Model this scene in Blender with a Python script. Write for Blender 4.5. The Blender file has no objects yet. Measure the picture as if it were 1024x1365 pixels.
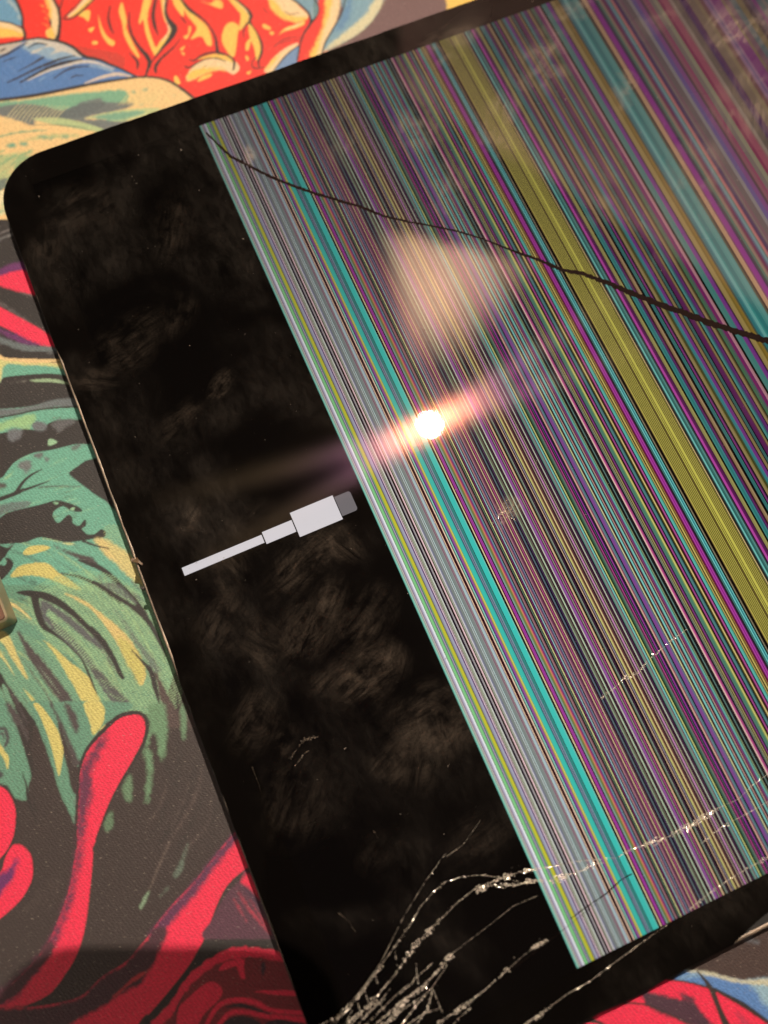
import bpy, bmesh, math, random
import numpy as np
from mathutils import Vector, Matrix, geometry

random.seed(7)
RNG = np.random.default_rng(11)
scene = bpy.context.scene
COL = scene.collection
MM = 0.001

# ------------------------------------------------------------------ camera
PITCH, ROLL, YAW = 0.257127637, 0.0566283101, 0.467472164
F_PX = 1136.43984
T_TAB = 6.2 * MM                      # height of the glass above the mat
H_CAM = 144.179 * MM                  # camera height above the glass
CAM_POS = Vector((0, 0, T_TAB + H_CAM))
RCAM = Matrix.Rotation(PITCH, 3, 'X') @ Matrix.Rotation(ROLL, 3, 'Z')
RNP = np.array(RCAM)
cam = bpy.data.cameras.new('camera')
cam.sensor_fit = 'VERTICAL'
cam.sensor_height = 6.128
cam.lens = 6.128 * F_PX / 1365.0
cam.clip_start = 0.002
cam.clip_end = 20
cam.dof.use_dof = True
cam.dof.focus_distance = 0.150
cam.dof.aperture_fstop = 1.55
camo = bpy.data.objects.new('camera', cam)
COL.objects.link(camo)
camo.matrix_world = Matrix.Translation(CAM_POS) @ RCAM.to_4x4()
scene.camera = camo


def px_dir(x, y):
    return (RCAM @ Vector((x - 512.0, -(y - 682.5), -F_PX))).normalized()


def px_on(x, y, z):
    d = px_dir(x, y)
    return CAM_POS + d * ((z - CAM_POS.z) / d.z)


# tablet frame: local x along the long side, local y up the short side
TAB_ORIGIN = Vector((-80.1846677 * MM, 102.033816 * MM, 0))
TAB_M = Matrix.Translation(TAB_ORIGIN) @ Matrix.Rotation(YAW, 4, 'Z')
TAB_I = TAB_M.inverted()


def px_uv(x, y):                      # photo pixel on the glass -> tablet u, v in mm (v downwards)
    q = TAB_I @ px_on(x, y, T_TAB)
    return q.x / MM, -q.y / MM


# ------------------------------------------------------------------ world, exposure
world = bpy.data.worlds.new('World')
scene.world = world
world.use_nodes = True
bg = world.node_tree.nodes['Background']
bg.inputs[0].default_value = (1.0, 0.74, 0.5, 1)
bg.inputs[1].default_value = 0.03
vs = scene.view_settings
vs.view_transform = 'Standard'
vs.look = 'None'
vs.exposure = 0
vs.gamma = 1
scene.render.film_transparent = False
scene.cycles.caustics_reflective = False
scene.cycles.caustics_refractive = False
scene.cycles.sample_clamp_indirect = 25
scene.cycles.max_bounces = 10
scene.cycles.transparent_max_bounces = 32

# ------------------------------------------------------------------ helpers


def lin(c):
    c = np.asarray(c, float) / 255.0
    return np.where(c <= 0.04045, c / 12.92, ((c + 0.055) / 1.055) ** 2.4)


def new_mat(name):
    m = bpy.data.materials.new(name)
    m.use_nodes = True
    nt = m.node_tree
    nt.nodes.clear()
    out = nt.nodes.new('ShaderNodeOutputMaterial')
    return m, nt, out


def N(nt, kind, **kw):
    n = nt.nodes.new(kind)
    for k, v in kw.items():
        if k in ('op', 'blend'):
            setattr(n, 'operation' if k == 'op' else 'blend_type', v)
        else:
            setattr(n, k, v)
    return n


def L(nt, a, b):
    nt.links.new(a, b)


def principled(name, rgb, rough=0.5, metal=0.0, spec=0.5, var=0.0, scale=400.0, bump=0.0):
    m, nt, out = new_mat(name)
    b = N(nt, 'ShaderNodeBsdfPrincipled')
    b.inputs['Base Color'].default_value = (*rgb, 1)
    b.inputs['Roughness'].default_value = rough
    b.inputs['Metallic'].default_value = metal
    b.inputs['Specular IOR Level'].default_value = spec
    tc = N(nt, 'ShaderNodeTexCoord')
    nz = N(nt, 'ShaderNodeTexNoise')
    nz.inputs['Scale'].default_value = scale
    nz.inputs['Detail'].default_value = 4
    L(nt, tc.outputs['Object'], nz.inputs['Vector'])
    if var:
        hs = N(nt, 'ShaderNodeHueSaturation')
        hs.inputs['Color'].default_value = (*rgb, 1)
        mr = N(nt, 'ShaderNodeMapRange')
        mr.inputs['To Min'].default_value = 1 - var
        mr.inputs['To Max'].default_value = 1 + var
        L(nt, nz.outputs['Fac'], mr.inputs['Value'])
        L(nt, mr.outputs['Result'], hs.inputs['Value'])
        L(nt, hs.outputs['Color'], b.inputs['Base Color'])
    if bump:
        bp = N(nt, 'ShaderNodeBump')
        bp.inputs['Strength'].default_value = bump
        bp.inputs['Distance'].default_value = 0.0002
        L(nt, nz.outputs['Fac'], bp.inputs['Height'])
        L(nt, bp.outputs['Normal'], b.inputs['Normal'])
    L(nt, b.outputs[0], out.inputs['Surface'])
    return m


def mesh_obj(name, verts, faces, mats, parent=None, smooth=False, midx=None):
    me = bpy.data.meshes.new(name)
    me.from_pydata([tuple(v) for v in verts], [], faces)
    for m in (mats if isinstance(mats, (list, tuple)) else [mats]):
        me.materials.append(m)
    if midx is not None:
        me.polygons.foreach_set('material_index', midx)
    if smooth:
        me.polygons.foreach_set('use_smooth', [True] * len(me.polygons))
    me.update()
    o = bpy.data.objects.new(name, me)
    COL.objects.link(o)
    if parent:
        o.parent = parent
    return o


def tag(o, label=None, cat=None, group=None, kind=None):
    for k, v in (('label', label), ('category', cat), ('group', group), ('kind', kind)):
        if v:
            o[k] = v
    return o


def empty(name, M=None):
    o = bpy.data.objects.new(name, None)
    o.empty_display_size = 0.02
    COL.objects.link(o)
    if M is not None:
        o.matrix_world = M
    return o


# ------------------------------------------------------------------ lamps
# the bright lamp whose mirror image stands in the glass
P0 = px_on(573, 566, T_TAB)
d0 = (P0 - CAM_POS).normalized()
LAMP_POS = P0 + Vector((d0.x, d0.y, -d0.z)) * 0.80


def mirror_point(x, y, dist):
    """place in the room that the glass mirrors at a photo pixel, dist metres beyond the glass"""
    p = px_on(x, y, T_TAB)
    d = (p - CAM_POS).normalized()
    return p + Vector((d.x, d.y, -d.z)) * dist


def lathe(profile, seg=24):
    vs_, fs = [], []
    for r, z in profile:
        for k in range(seg):
            a = 2 * math.pi * k / seg
            vs_.append((r * math.cos(a), r * math.sin(a), z))
    for i in range(len(profile) - 1):
        for k in range(seg):
            k2 = (k + 1) % seg
            fs.append((i * seg + k, i * seg + k2, (i + 1) * seg + k2, (i + 1) * seg + k))
    return vs_, fs


lamp = tag(empty('hanging_lamp', Matrix.Translation(LAMP_POS)),
           'bright warm bulb lamp mirrored as a glare spot in the cracked glass', 'lamp')
mb, nt, out = new_mat('bulb_glow')
em = N(nt, 'ShaderNodeEmission')
em.inputs[0].default_value = (1.0, 0.86, 0.69, 1)
em.inputs[1].default_value = 96000
L(nt, em.outputs[0], out.inputs['Surface'])
prof = [(0.0001, -0.0031)] + [(0.0031 * math.sin(t), -0.0031 * math.cos(t)) for t in np.linspace(0.3, 2.6, 9)] + [(0.0015, 0.0045)]
v_, f_ = lathe(prof, 16)
mesh_obj('bulb', v_, f_, mb, lamp, True)
v_, f_ = lathe([(0.0001, 0.0046), (0.0016, 0.0046), (0.0030, 0.007), (0.0034, 0.012), (0.0030, 0.022), (0.0012, 0.026), (0.0012, 0.20), (0.0001, 0.20)], 20)
mesh_obj('socket', v_, f_, principled('socket_black', (0.02, 0.02, 0.02), 0.4), lamp, True)

# added plate behind the bulb, shaped so its mirror image makes the pinkish patch
plate_mat = principled('patch_plate', (0.80, 0.54, 0.42), 0.9, var=0.5, scale=9)
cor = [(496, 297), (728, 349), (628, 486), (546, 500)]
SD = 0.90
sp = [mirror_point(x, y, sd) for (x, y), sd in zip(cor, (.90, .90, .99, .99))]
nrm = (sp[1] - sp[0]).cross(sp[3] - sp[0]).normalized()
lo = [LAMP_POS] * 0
# plate fades out towards its edges to soften the mirrored patch
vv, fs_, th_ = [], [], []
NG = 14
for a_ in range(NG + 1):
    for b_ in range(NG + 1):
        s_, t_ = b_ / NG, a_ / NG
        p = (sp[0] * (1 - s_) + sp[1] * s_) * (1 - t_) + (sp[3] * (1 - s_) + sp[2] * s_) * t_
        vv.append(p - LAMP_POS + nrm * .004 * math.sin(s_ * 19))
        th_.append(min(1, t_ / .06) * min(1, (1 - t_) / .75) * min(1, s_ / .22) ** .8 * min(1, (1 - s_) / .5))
for a_ in range(NG):
    for b_ in range(NG):
        k_ = a_ * (NG + 1) + b_
        fs_.append((k_, k_ + 1, k_ + NG + 2, k_ + NG + 1))
plate_obj = mesh_obj('patch_plate', vv, fs_, plate_mat, lamp, True)
at = plate_obj.data.attributes.new('edge_fade', 'FLOAT', 'POINT')
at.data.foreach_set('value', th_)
snt = plate_mat.node_tree
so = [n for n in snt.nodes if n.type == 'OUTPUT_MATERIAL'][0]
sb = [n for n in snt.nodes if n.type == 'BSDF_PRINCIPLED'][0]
sa = N(snt, 'ShaderNodeAttribute', attribute_name='edge_fade')
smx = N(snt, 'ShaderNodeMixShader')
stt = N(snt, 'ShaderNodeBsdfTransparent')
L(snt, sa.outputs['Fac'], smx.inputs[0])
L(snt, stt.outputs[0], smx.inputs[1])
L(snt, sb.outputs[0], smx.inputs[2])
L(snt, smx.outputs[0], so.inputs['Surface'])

# unseen wall added to the upper right, cut short to bound the mirrored veil
az = math.radians(38)
wdir = Vector((math.sin(az), math.cos(az), 0))
wt = Vector((wdir.y, -wdir.x, 0))
wc = wdir * 0.56
wall_mat = principled('wall_paint', (0.17, 0.095, 0.085), 0.9, var=1.5, scale=6)  # colour mottled to make the mirrored veil patchy


def wall_t(x, y):
    p = px_on(x, y, T_TAB)
    d = (p - CAM_POS).normalized()
    r = Vector((d.x, d.y, -d.z))
    return (p + r * ((wc - p).dot(wdir) / r.dot(wdir)) - wc).dot(wt)


def wall_z(x, y):
    p = px_on(x, y, T_TAB)
    d = (p - CAM_POS).normalized()
    return p.z - d.z * ((wc - p).dot(wdir) / Vector((d.x, d.y, 0)).dot(wdir))


WL = wall_t(532, 90)
WH0, WH1 = wall_z(610, 175), wall_z(960, 215)
wv = [wc + wt * WL + Vector((0, 0, -.3)), wc + wt * 1.2 + Vector((0, 0, -.3)), wc + wt * 1.2 + Vector((0, 0, WH1 + .2 * (WH1 - WH0))), wc + wt * WL + Vector((0, 0, WH0))]
wv += [p + wdir * 0.1 for p in wv]
tag(mesh_obj('wall', wv, [(0, 1, 2, 3), (7, 6, 5, 4), (0, 4, 5, 1), (1, 5, 6, 2), (2, 6, 7, 3), (3, 7, 4, 0)], wall_mat), kind='structure')

# soft fill lamp added to lift the shadows, behind and left of the photographer
ar = bpy.data.lights.new('fill_light', 'AREA')
ar.shape = 'DISK'
ar.size = 0.6
ar.energy = 6.4
ar.color = (1.0, 0.84, 0.68)
aro = bpy.data.objects.new('fill_light', ar)
COL.objects.link(aro)
aro.location = (-0.85, -0.75, 0.95)
aro.rotation_euler = (Vector((0, 0, 0)) - Vector(aro.location)).to_track_quat('-Z', 'Y').to_euler()

# ------------------------------------------------------------------ the phone that takes the picture (casts the shadow along the lower edge)
PH_Z = 0.0016                        # its back lies this far behind the lens


def on_phone(mp):                    # where the ray from a mat point to the lamp crosses the phone's back, in phone axes
    n = RCAM @ Vector((0, 0, 1))
    c = CAM_POS + n * PH_Z
    d = LAMP_POS - mp
    t = (c - mp).dot(n) / d.dot(n)
    q = RCAM.transposed() @ (mp + d * t - c)
    return q.x, q.y


tx, ty = on_phone(px_on(300, 1255, 0))
lx, _ = on_phone(px_on(-6, 1262, 0))
rx = max(on_phone(px_on(452, 1300, 0))[0], 0.006)
phone = tag(empty('phone', Matrix.Translation(CAM_POS + RCAM @ Vector((0, 0, PH_Z))) @ RCAM.to_4x4()),
            'dark phone held above the tablet whose shadow falls along the lower edge', 'phone')


def rrect(x0, y0, x1, y1, r, n=8):
    pts = []
    for cx, cy, a0 in ((x1 - r, y1 - r, 0), (x0 + r, y1 - r, 90), (x0 + r, y0 + r, 180), (x1 - r, y0 + r, 270)):
        for k in range(n + 1):
            a = math.radians(a0 + 90 * k / n)
            pts.append((cx + r * math.cos(a), cy + r * math.sin(a)))
    return pts


def loft(rings, cap0=True, cap1=True):
    vs_, fs = [], []
    n = len(rings[0])
    for r in rings:
        vs_ += r
    for i in range(len(rings) - 1):
        for k in range(n):
            k2 = (k + 1) % n
            fs.append((i * n + k, i * n + k2, (i + 1) * n + k2, (i + 1) * n + k))
    if cap0:
        fs.append(tuple(range(n - 1, -1, -1)))
    if cap1:
        fs.append(tuple(range((len(rings) - 1) * n, len(rings) * n)))
    return vs_, fs


def slab(x0, y0, x1, y1, r, z0, z1, bev, n=8):
    rr = lambda i, z: [(x, y, z) for x, y in rrect(x0 + i, y0 + i, x1 - i, y1 - i, max(r - i, 1e-4), n)]
    return loft([rr(bev, z0), rr(0, z0 + bev), rr(0, z1 - bev), rr(bev, z1)])


v_, f_ = slab(lx, ty - 0.155, rx, ty, 0.011, 0, 0.008, 0.0009)
mesh_obj('case', v_, f_, principled('phone_dark', (0.012, 0.012, 0.013), 0.55, bump=0.1), phone)
v_, f_ = slab(lx + 0.004, ty - 0.036, lx + 0.034, ty - 0.004, 0.007, -0.0010, -0.00005, 0.0003)
mesh_obj('camera_block', v_, f_, principled('phone_block', (0.01, 0.01, 0.01), 0.4), phone)

# ------------------------------------------------------------------ desk mat: printed cloth.  The print is drawn as flat colour shapes
S = 1.5
OX, OY, CW, CH = -500, -400, 2024, 2165
CANW, CANH = int(CW * S), int(CH * S)
CAN = np.zeros((CANH, CANW, 3), np.float32)


def smooth_noise(h, w, cell):
    a = RNG.random((h // cell + 3, w // cell + 3)).astype(np.float32)
    yy = np.arange(h) / cell
    xx = np.arange(w) / cell
    y0 = yy.astype(int)
    x0 = xx.astype(int)
    fy = (yy - y0)[:, None]
    fx = (xx - x0)[None, :]
    return (a[y0][:, x0] * (1 - fy) * (1 - fx) + a[y0 + 1][:, x0] * fy * (1 - fx) + a[y0][:, x0 + 1] * (1 - fy) * fx + a[y0 + 1][:, x0 + 1] * fy * fx)


NZ = 0.55 * smooth_noise(CANH, CANW, 3) + 0.45 * smooth_noise(CANH, CANW, 7)
CHAR = (44, 29, 29)
DARK = (48, 30, 26)
RED = (252, 54, 30)
YEL = (252, 204, 100)
CREAM = (250, 214, 165)
CRIM = (250, 40, 88)
GREEN = (126, 184, 158)
PURP = (122, 36, 112)
PALEY = (226, 208, 128)
GRAY = (122, 122, 124)
GRAYD = (90, 76, 76)
CHAR_SHEEN = (128, 92, 90)  # charcoal cloth with its sheen put into the colour

CROPS = {'A1': (0, 0, 6.4), 'A2': (140, 0, 6.4), 'A3': (280, 0, 6.4), 'A4': (420, 0, 4.6545), 'A5': (0, 100, 3.938), 'A6': (0, 280, 6.825),
         'A7': (0, 470, 6.4), 'A8': (0, 640, 5.12), 'B1': (0, 780, 6.4), 'B2': (120, 780, 6.4), 'B3': (0, 940, 6.4), 'B4': (140, 940, 5.689),
         'B5': (0, 1120, 5.12), 'B6': (180, 1120, 4.2667), 'B7': (760, 1240, 3.879), 'P': (0, 0, 1.0)}


def cvt(tag_, pts):
    x0, y0, s = CROPS[tag_]
    a = np.array(pts, float)
    return np.stack([((a[:, 0] / s + x0) - OX) * S, ((a[:, 1] / s + y0) - OY) * S], 1)


def crom(p, closed, sub=5):
    n = len(p)
    if n < 3:
        return p
    o = []
    rng = range(n) if closed else range(n - 1)
    for i in rng:
        if closed:
            a, b, c, d = p[(i - 1) % n], p[i], p[(i + 1) % n], p[(i + 2) % n]
        else:
            a, b, c, d = p[max(i - 1, 0)], p[i], p[i + 1], p[min(i + 2, n - 1)]
        for k in range(sub):
            t = k / sub
            o.append(0.5 * ((2 * b) + (c - a) * t + (2 * a - 5 * b + 4 * c - d) * t * t + (3 * b - a - 3 * c + d) * t ** 3))
    if not closed:
        o.append(p[-1])
    return np.array(o)


def raster(p, pad=0):
    x0 = int(max(0, np.floor(p[:, 0].min()) - 1 - pad))
    x1 = int(min(CANW, np.ceil(p[:, 0].max()) + 2 + pad))
    y0 = int(max(0, np.floor(p[:, 1].min()) - 1 - pad))
    y1 = int(min(CANH, np.ceil(p[:, 1].max()) + 2 + pad))
    if x1 <= x0 or y1 <= y0:
        return None
    M = np.zeros((y1 - y0, x1 - x0 + 1), np.int32)
    q = np.roll(p, -1, 0)
    for (ax, ay), (bx, by) in zip(p, q):
        if ay == by:
            continue
        if ay > by:
            ax, ay, bx, by = bx, by, ax, ay
        r0 = max(int(np.ceil(ay - .5)), y0)
        r1 = min(int(np.ceil(by - .5)), y1)
        if r1 <= r0:
            continue
        rows = np.arange(r0, r1)
        xs = ax + (rows + .5 - ay) * (bx - ax) / (by - ay)
        c = np.clip(np.ceil(xs - .5).astype(int), x0, x1) - x0
        np.add.at(M, (rows - y0, c), 1)
    return x0, y0, x1, y1, (np.cumsum(M, 1)[:, :-1] % 2).astype(np.float32)


def boxblur(m, r):
    for ax in (0, 1):
        for _ in range(2):
            c = np.cumsum(np.pad(m, [(r + 1, r) if a == ax else (0, 0) for a in (0, 1)], mode='edge'), axis=ax)
            m = (np.take(c, range(2 * r + 1, c.shape[ax]), ax) - np.take(c, range(0, c.shape[ax] - 2 * r - 1), ax)) / (2 * r + 1)
    return m


def comp(res, color, soft=0, rough=0.9, hatch=None, alpha=1.0, green=False):
    if res is None:
        return
    x0, y0, x1, y1, m = res
    if soft:
        m = boxblur(m, soft)
        m = np.clip((m - .5) * 1.25 + .5 + (NZ[y0:y1, x0:x1] - .5) * rough * 1.5 * (4 * m * (1 - m)), 0, 1) * (m > 0.02)
    if hatch:
        ang, per, duty = hatch
        yy, xx = np.mgrid[y0:y1, x0:x1]
        ph = (xx * math.cos(math.radians(ang)) + yy * math.sin(math.radians(ang))) / (per * S)
        ph += NZ[y0:y1, x0:x1] * .5
        m = m * ((ph % 1) < duty)
    if green:
        q = CAN[y0:y1, x0:x1]
        m = m * (q[..., 1] > q[..., 0] * 1.12)
    m = (m * alpha)[..., None]
    CAN[y0:y1, x0:x1] = CAN[y0:y1, x0:x1] * (1 - m) + lin(color).astype(np.float32) * m


def fill(t, color, pts, soft=0, rough=0.9, hatch=None, sm=True, alpha=1.0, green=False):
    p = cvt(t, pts)
    if sm:
        p = crom(p, True)
    comp(raster(p, soft * 3), color, soft, rough, hatch, alpha, green)


def stroke(t, color, pts, w, soft=0, hatch=None, alpha=1.0, wob=0.12, green=False):
    s = CROPS[t][2]
    if color in (CHAR, DARK, GRAYD):
        s = s / 1.22
    p = cvt(t, pts)
    p = crom(p, False, 7)
    n = len(p)
    if np.isscalar(w):
        w = [w * .45, w, w * .45]
    ww = np.interp(np.linspace(0, 1, n), np.linspace(0, 1, len(w)), w) / s * S * .5
    ww = np.maximum(ww * (1 + wob * np.sin(np.arange(n) * 1.7) * RNG.random(n)), 0.35)
    d = np.gradient(p, axis=0)
    d /= np.maximum(np.linalg.norm(d, axis=1, keepdims=True), 1e-6)
    nn = np.stack([-d[:, 1], d[:, 0]], 1)
    poly = np.concatenate([p + nn * ww[:, None], (p - nn * ww[:, None])[::-1]])
    comp(raster(poly, soft * 3), color, soft, 0.9, hatch, alpha, green)


CAN[:] = lin(CHAR)
# the print goes on beyond the picture
pal = [CRIM, GREEN, PALEY, RED, (105, 140, 185), CREAM, GREEN, CRIM, GRAYD, PURP]
for i in range(150):
    x, y = RNG.uniform(-480, 1500), RNG.uniform(-380, 1740)
    if -140 < x < 1160 and -140 < y < 1500:
        continue
    a = RNG.uniform(0, 6.28)
    k = RNG.uniform(-.012, .012)
    pts = [(x, y)]
    for j in range(5):
        a += k * 40
        pts.append((pts[-1][0] + 40 * math.cos(a), pts[-1][1] + 40 * math.sin(a)))
    w = RNG.uniform(14, 60)
    stroke('P', DARK, pts, [4, w + 10, w * .7 + 10, 6])
    stroke('P', pal[i % len(pal)], pts, [2, w, w * .7, 2])

# base fields
fill('P', CHAR, [(-130, 270), (300, 270), (300, 500), (-130, 500)], sm=False)
fill('P', GREEN, [(-130, 484), (300, 484), (300, 800), (-130, 800)], sm=False)
fill('P', (121, 166, 138), [(-130, 780), (330, 780), (330, 962), (150, 962), (-130, 1000)], sm=False)
fill('P', (66, 46, 42), [(-130, 975), (90, 962), (215, 950), (235, 890), (330, 890), (430, 1480), (-130, 1480)], sm=False)
fill('P', RED, [(-130, -130), (450, -130), (450, 140), (-130, 140)], sm=False)
fill('P', CHAR_SHEEN, [(470, -140), (1180, -140), (1180, 110), (430, 110)], sm=False)

# ---- A1 upper left corner
fill('A1', (122, 166, 190), [(-60, -60), (115, -40), (170, 80), (192, 180), (188, 222), (100, 200), (-60, 175)])
stroke('A1', (205, 205, 190), [(60, 0), (130, 60), (175, 170)], 26, soft=3)
fill('A1', CREAM, [(-80, 175), (0, 182), (100, 200), (180, 240), (204, 290), (190, 312), (100, 312), (-80, 315)])
fill('A1', YEL, [(-80, 240), (60, 240), (140, 262), (200, 285), (190, 312), (100, 315), (-80, 318)], soft=2)
stroke('A1', DARK, [(-60, 172), (0, 180), (100, 200), (188, 240)], [8, 8, 10])
stroke('A1', DARK, [(120, -30), (165, 60), (193, 150), (196, 230), (214, 295), (205, 345)], [20, 20, 16, 18, 20, 22])
fill('A1', CREAM, [(390, -30), (455, -20), (492, 80), (502, 200), (492, 300), (472, 340), (405, 310), (395, 260), (440, 232), (425, 150), (425, 80)])
fill('A1', YEL, [(370, -30), (420, 0), (440, 90), (440, 180), (450, 240), (470, 330), (405, 310), (395, 260), (436, 232), (418, 150), (420, 80)], soft=2)
for a, b in ((330, 40), (350, 90), (370, 150), (360, 200), (380, 60), (390, 120)):
    stroke('A1', YEL, [(a, b), (a + 35, b + 10), (a + 55, b + 40)], 9, soft=1)
stroke('A1', DARK, [(425, 150), (432, 190), (436, 230)], [4, 16, 4])
stroke('A1', DARK, [(445, -30), (500, 80), (512, 190), (502, 290), (480, 350)], [18, 20, 22, 24, 40])
stroke('A1', DARK, [(545, -20), (515, 60), (505, 110)], 12)
fill('A1', (200, 70, 50), [(640, 400), (760, 410), (1040, 470), (1040, 585), (860, 515), (730, 480)], hatch=(35, 1.6, .6))
fill('A1', YEL, [(838, 125), (870, 230), (920, 312), (976, 352), (972, 388), (938, 386), (888, 330), (855, 250)])
fill('A1', YEL, [(755, 248), (806, 232), (778, 276)])
fill('A1', YEL, [(790, 352), (832, 356), (826, 380), (788, 376)])
fill('A1', YEL, [(672, 128), (730, 88), (770, 98), (756, 182), (716, 152)])
fill('A1', CREAM, [(810, -30), (720, -10), (640, 80), (580, 132), (600, 145), (700, 80), (790, 10)])
fill('A1', YEL, [(800, -30), (740, 20), (660, 90), (590, 142), (640, 130), (720, 75), (800, 5)], soft=1)
stroke('A1', DARK, [(815, -20), (700, 92), (620, 152), (562, 166), (548, 150), (610, 88), (712, -10)], [8, 14, 12, 10, 10, 10, 6])
stroke('A1', DARK, [(942, 50), (926, 150), (945, 240), (972, 285)], 17)
# wave of blue cloth
fill('A1', (98, 138, 186), [(-90, 400), (0, 380), (120, 358), (210, 340), (320, 325), (400, 335), (510, 355), (620, 400), (720, 480), (850, 510), (940, 550), (1040, 590),
                            (1180, 650), (1130, 668), (760, 718), (320, 800), (-90, 860)])
fill('A1', (206, 190, 172), [(-90, 400), (0, 388), (200, 358), (130, 405), (60, 450), (0, 470), (-90, 490)])
fill('A1', (160, 182, 196), [(180, 390), (300, 332), (400, 340), (520, 370), (640, 430), (706, 490), (600, 500), (470, 520), (360, 480), (250, 450)], soft=3)
fill('A1', (218, 205, 188), [(215, 355), (320, 330), (400, 340), (520, 372), (640, 428), (702, 490), (640, 475), (540, 440), (420, 470), (480, 420), (400, 400), (300, 455), (270, 440), (400, 385), (300, 360), (230, 395)], soft=1)
for pts, w in ([[(-40, 500), (0, 490), (120, 430), (235, 360)], 14], [[(240, 412), (310, 372), (405, 380)], 12], [[(150, 610), (250, 560), (330, 512), (378, 485)], [3, 8, 16, 10]],
               [[(60, 705), (180, 650), (300, 590), (420, 540), (520, 502), (642, 475)], [8, 12, 14, 18, 14, 8]], [[(170, 705), (300, 635), (430, 572), (560, 532), (710, 508)], [10, 16, 20, 22, 14]],
               [[(460, 670), (560, 602), (650, 572), (772, 565)], 13], [[(600, 668), (650, 645), (712, 645)], 9], [[(0, 440), (25, 425), (50, 410)], 12], [[(20, 530), (80, 505), (150, 485)], 8]):
    stroke('A1', DARK, pts, w)
stroke('A1', (222, 208, 190), [(230, 690), (400, 608), (560, 560), (700, 526), (820, 535), (980, 590)], [6, 18, 20, 26, 22, 6])
stroke('A1', (150, 178, 200), [(330, 690), (450, 620), (560, 590)], 10, soft=1)
stroke('A1', (228, 205, 182), [(720, 712), (860, 662), (1000, 632), (1120, 652)], [8, 24, 30, 12])
stroke('A1', (180, 195, 200), [(760, 560), (900, 580), (980, 615)], 22, soft=2)
for k in range(46):
    x = RNG.uniform(-10, 620)
    y = RNG.uniform(480, 760) - x * .1
    stroke('A1', (140, 172, 208), [(x, y), (x + 16, y + 45)], 3, alpha=.8)
stroke('A1', DARK, [(-90, 395), (0, 380), (120, 360), (210, 342), (320, 325), (400, 335), (510, 355), (620, 400), (720, 480), (850, 510), (940, 550), (1040, 590), (1165, 650)],
       [12, 12, 14, 12, 12, 14, 20, 20, 24, 18, 16, 14, 12])
# ---- A2
fill('A2', YEL, [(142, 18), (165, 80), (186, 180), (182, 240), (232, 350), (292, 470), (282, 492), (220, 412), (165, 302), (150, 210), (120, 100)])
stroke('A2', DARK, [(212, 95), (205, 190), (230, 300), (290, 400), (358, 480), (382, 540), (362, 600), (345, 660)], [4, 12, 18, 22, 30, 30, 20, 10])
stroke('A2', DARK, [(205, 452), (258, 500), (280, 540), (274, 590)], [3, 16, 22, 10])
fill('A2', YEL, [(340, -30), (400, -20), (368, 110), (372, 230), (432, 400), (470, 350), (555, 252), (512, 180), (488, 90), (480, -30), (528, -30), (522, 120), (560, 200), (575, 250), (500, 380), (432, 466),
                 (410, 450), (350, 292), (326, 168), (302, 205), (288, 190), (308, 100)])
stroke('A2', CREAM, [(505, 0), (510, 110), (545, 215), (540, 280), (480, 360)], [10, 16, 26, 20, 6], soft=1)
stroke('A2', DARK, [(532, -30), (518, 90), (540, 165), (590, 240), (565, 315), (490, 410), (395, 535)], [14, 20, 28, 50, 36, 18, 6])
stroke('A2', DARK, [(436, -20), (412, 110), (422, 210), (456, 305)], [16, 24, 24, 4])
stroke('A2', DARK, [(645, 325), (590, 400), (480, 500), (432, 570), (436, 625)], [3, 10, 16, 24, 14])
fill('A2', YEL, [(572, -30), (640, -20), (700, 70), (800, 160), (862, 212), (900, 290), (912, 388), (868, 380), (820, 310), (730, 337), (782, 250), (760, 200), (700, 130), (678, 85), (668, 142), (600, 60)])
stroke('A2', DARK, [(640, -20), (720, 80), (830, 160), (900, 240), (945, 330), (962, 440), (1010, 462)], [12, 24, 14, 12, 16, 26, 10])
stroke('A2', DARK, [(645, 140), (670, 170), (695, 205)], 10)
fill('A2', YEL, [(808, 8), (900, 28), (950, -5), (1005, 20), (1000, 72), (955, 65), (900, 42)])
fill('A2', YEL, [(716, 222), (736, 245), (702, 332), (668, 310), (708, 290)])
fill('A2', YEL, [(640, 420), (684, 388), (660, 432)])
fill('A2', YEL, [(650, 445), (682, 455), (672, 475)])
fill('A2', CREAM, [(700, 642), (740, 580), (830, 520), (920, 500), (1000, 500), (1100, 515), (1150, 580), (1098, 635), (1030, 605), (960, 600), (860, 625), (720, 692), (692, 660)])
fill('A2', YEL, [(700, 642), (750, 600), (860, 580), (960, 575), (1050, 600), (960, 602), (860, 627), (720, 692), (690, 662)], soft=3)
fill('A2', YEL, [(790, 508), (860, 478), (940, 462), (1040, 480), (1120, 540), (1000, 505), (900, 495)])
stroke('A2', DARK, [(718, 508), (760, 516), (840, 468), (930, 448), (1030, 465), (1100, 520), (1095, 600)], [6, 12, 14, 14, 12, 16, 12])
stroke('A2', DARK, [(678, 562), (720, 576), (800, 530), (880, 498), (960, 498), (1030, 525)], [8, 12, 10, 8, 10, 5])
fill('A2', YEL, [(590, 650), (620, 655), (645, 712), (600, 712)])
fill('A2', YEL, [(788, 692), (830, 650), (912, 628), (900, 656), (820, 690)])
stroke('A2', (190, 150, 90), [(838, 580), (855, 565), (870, 560)], 6)
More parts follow.
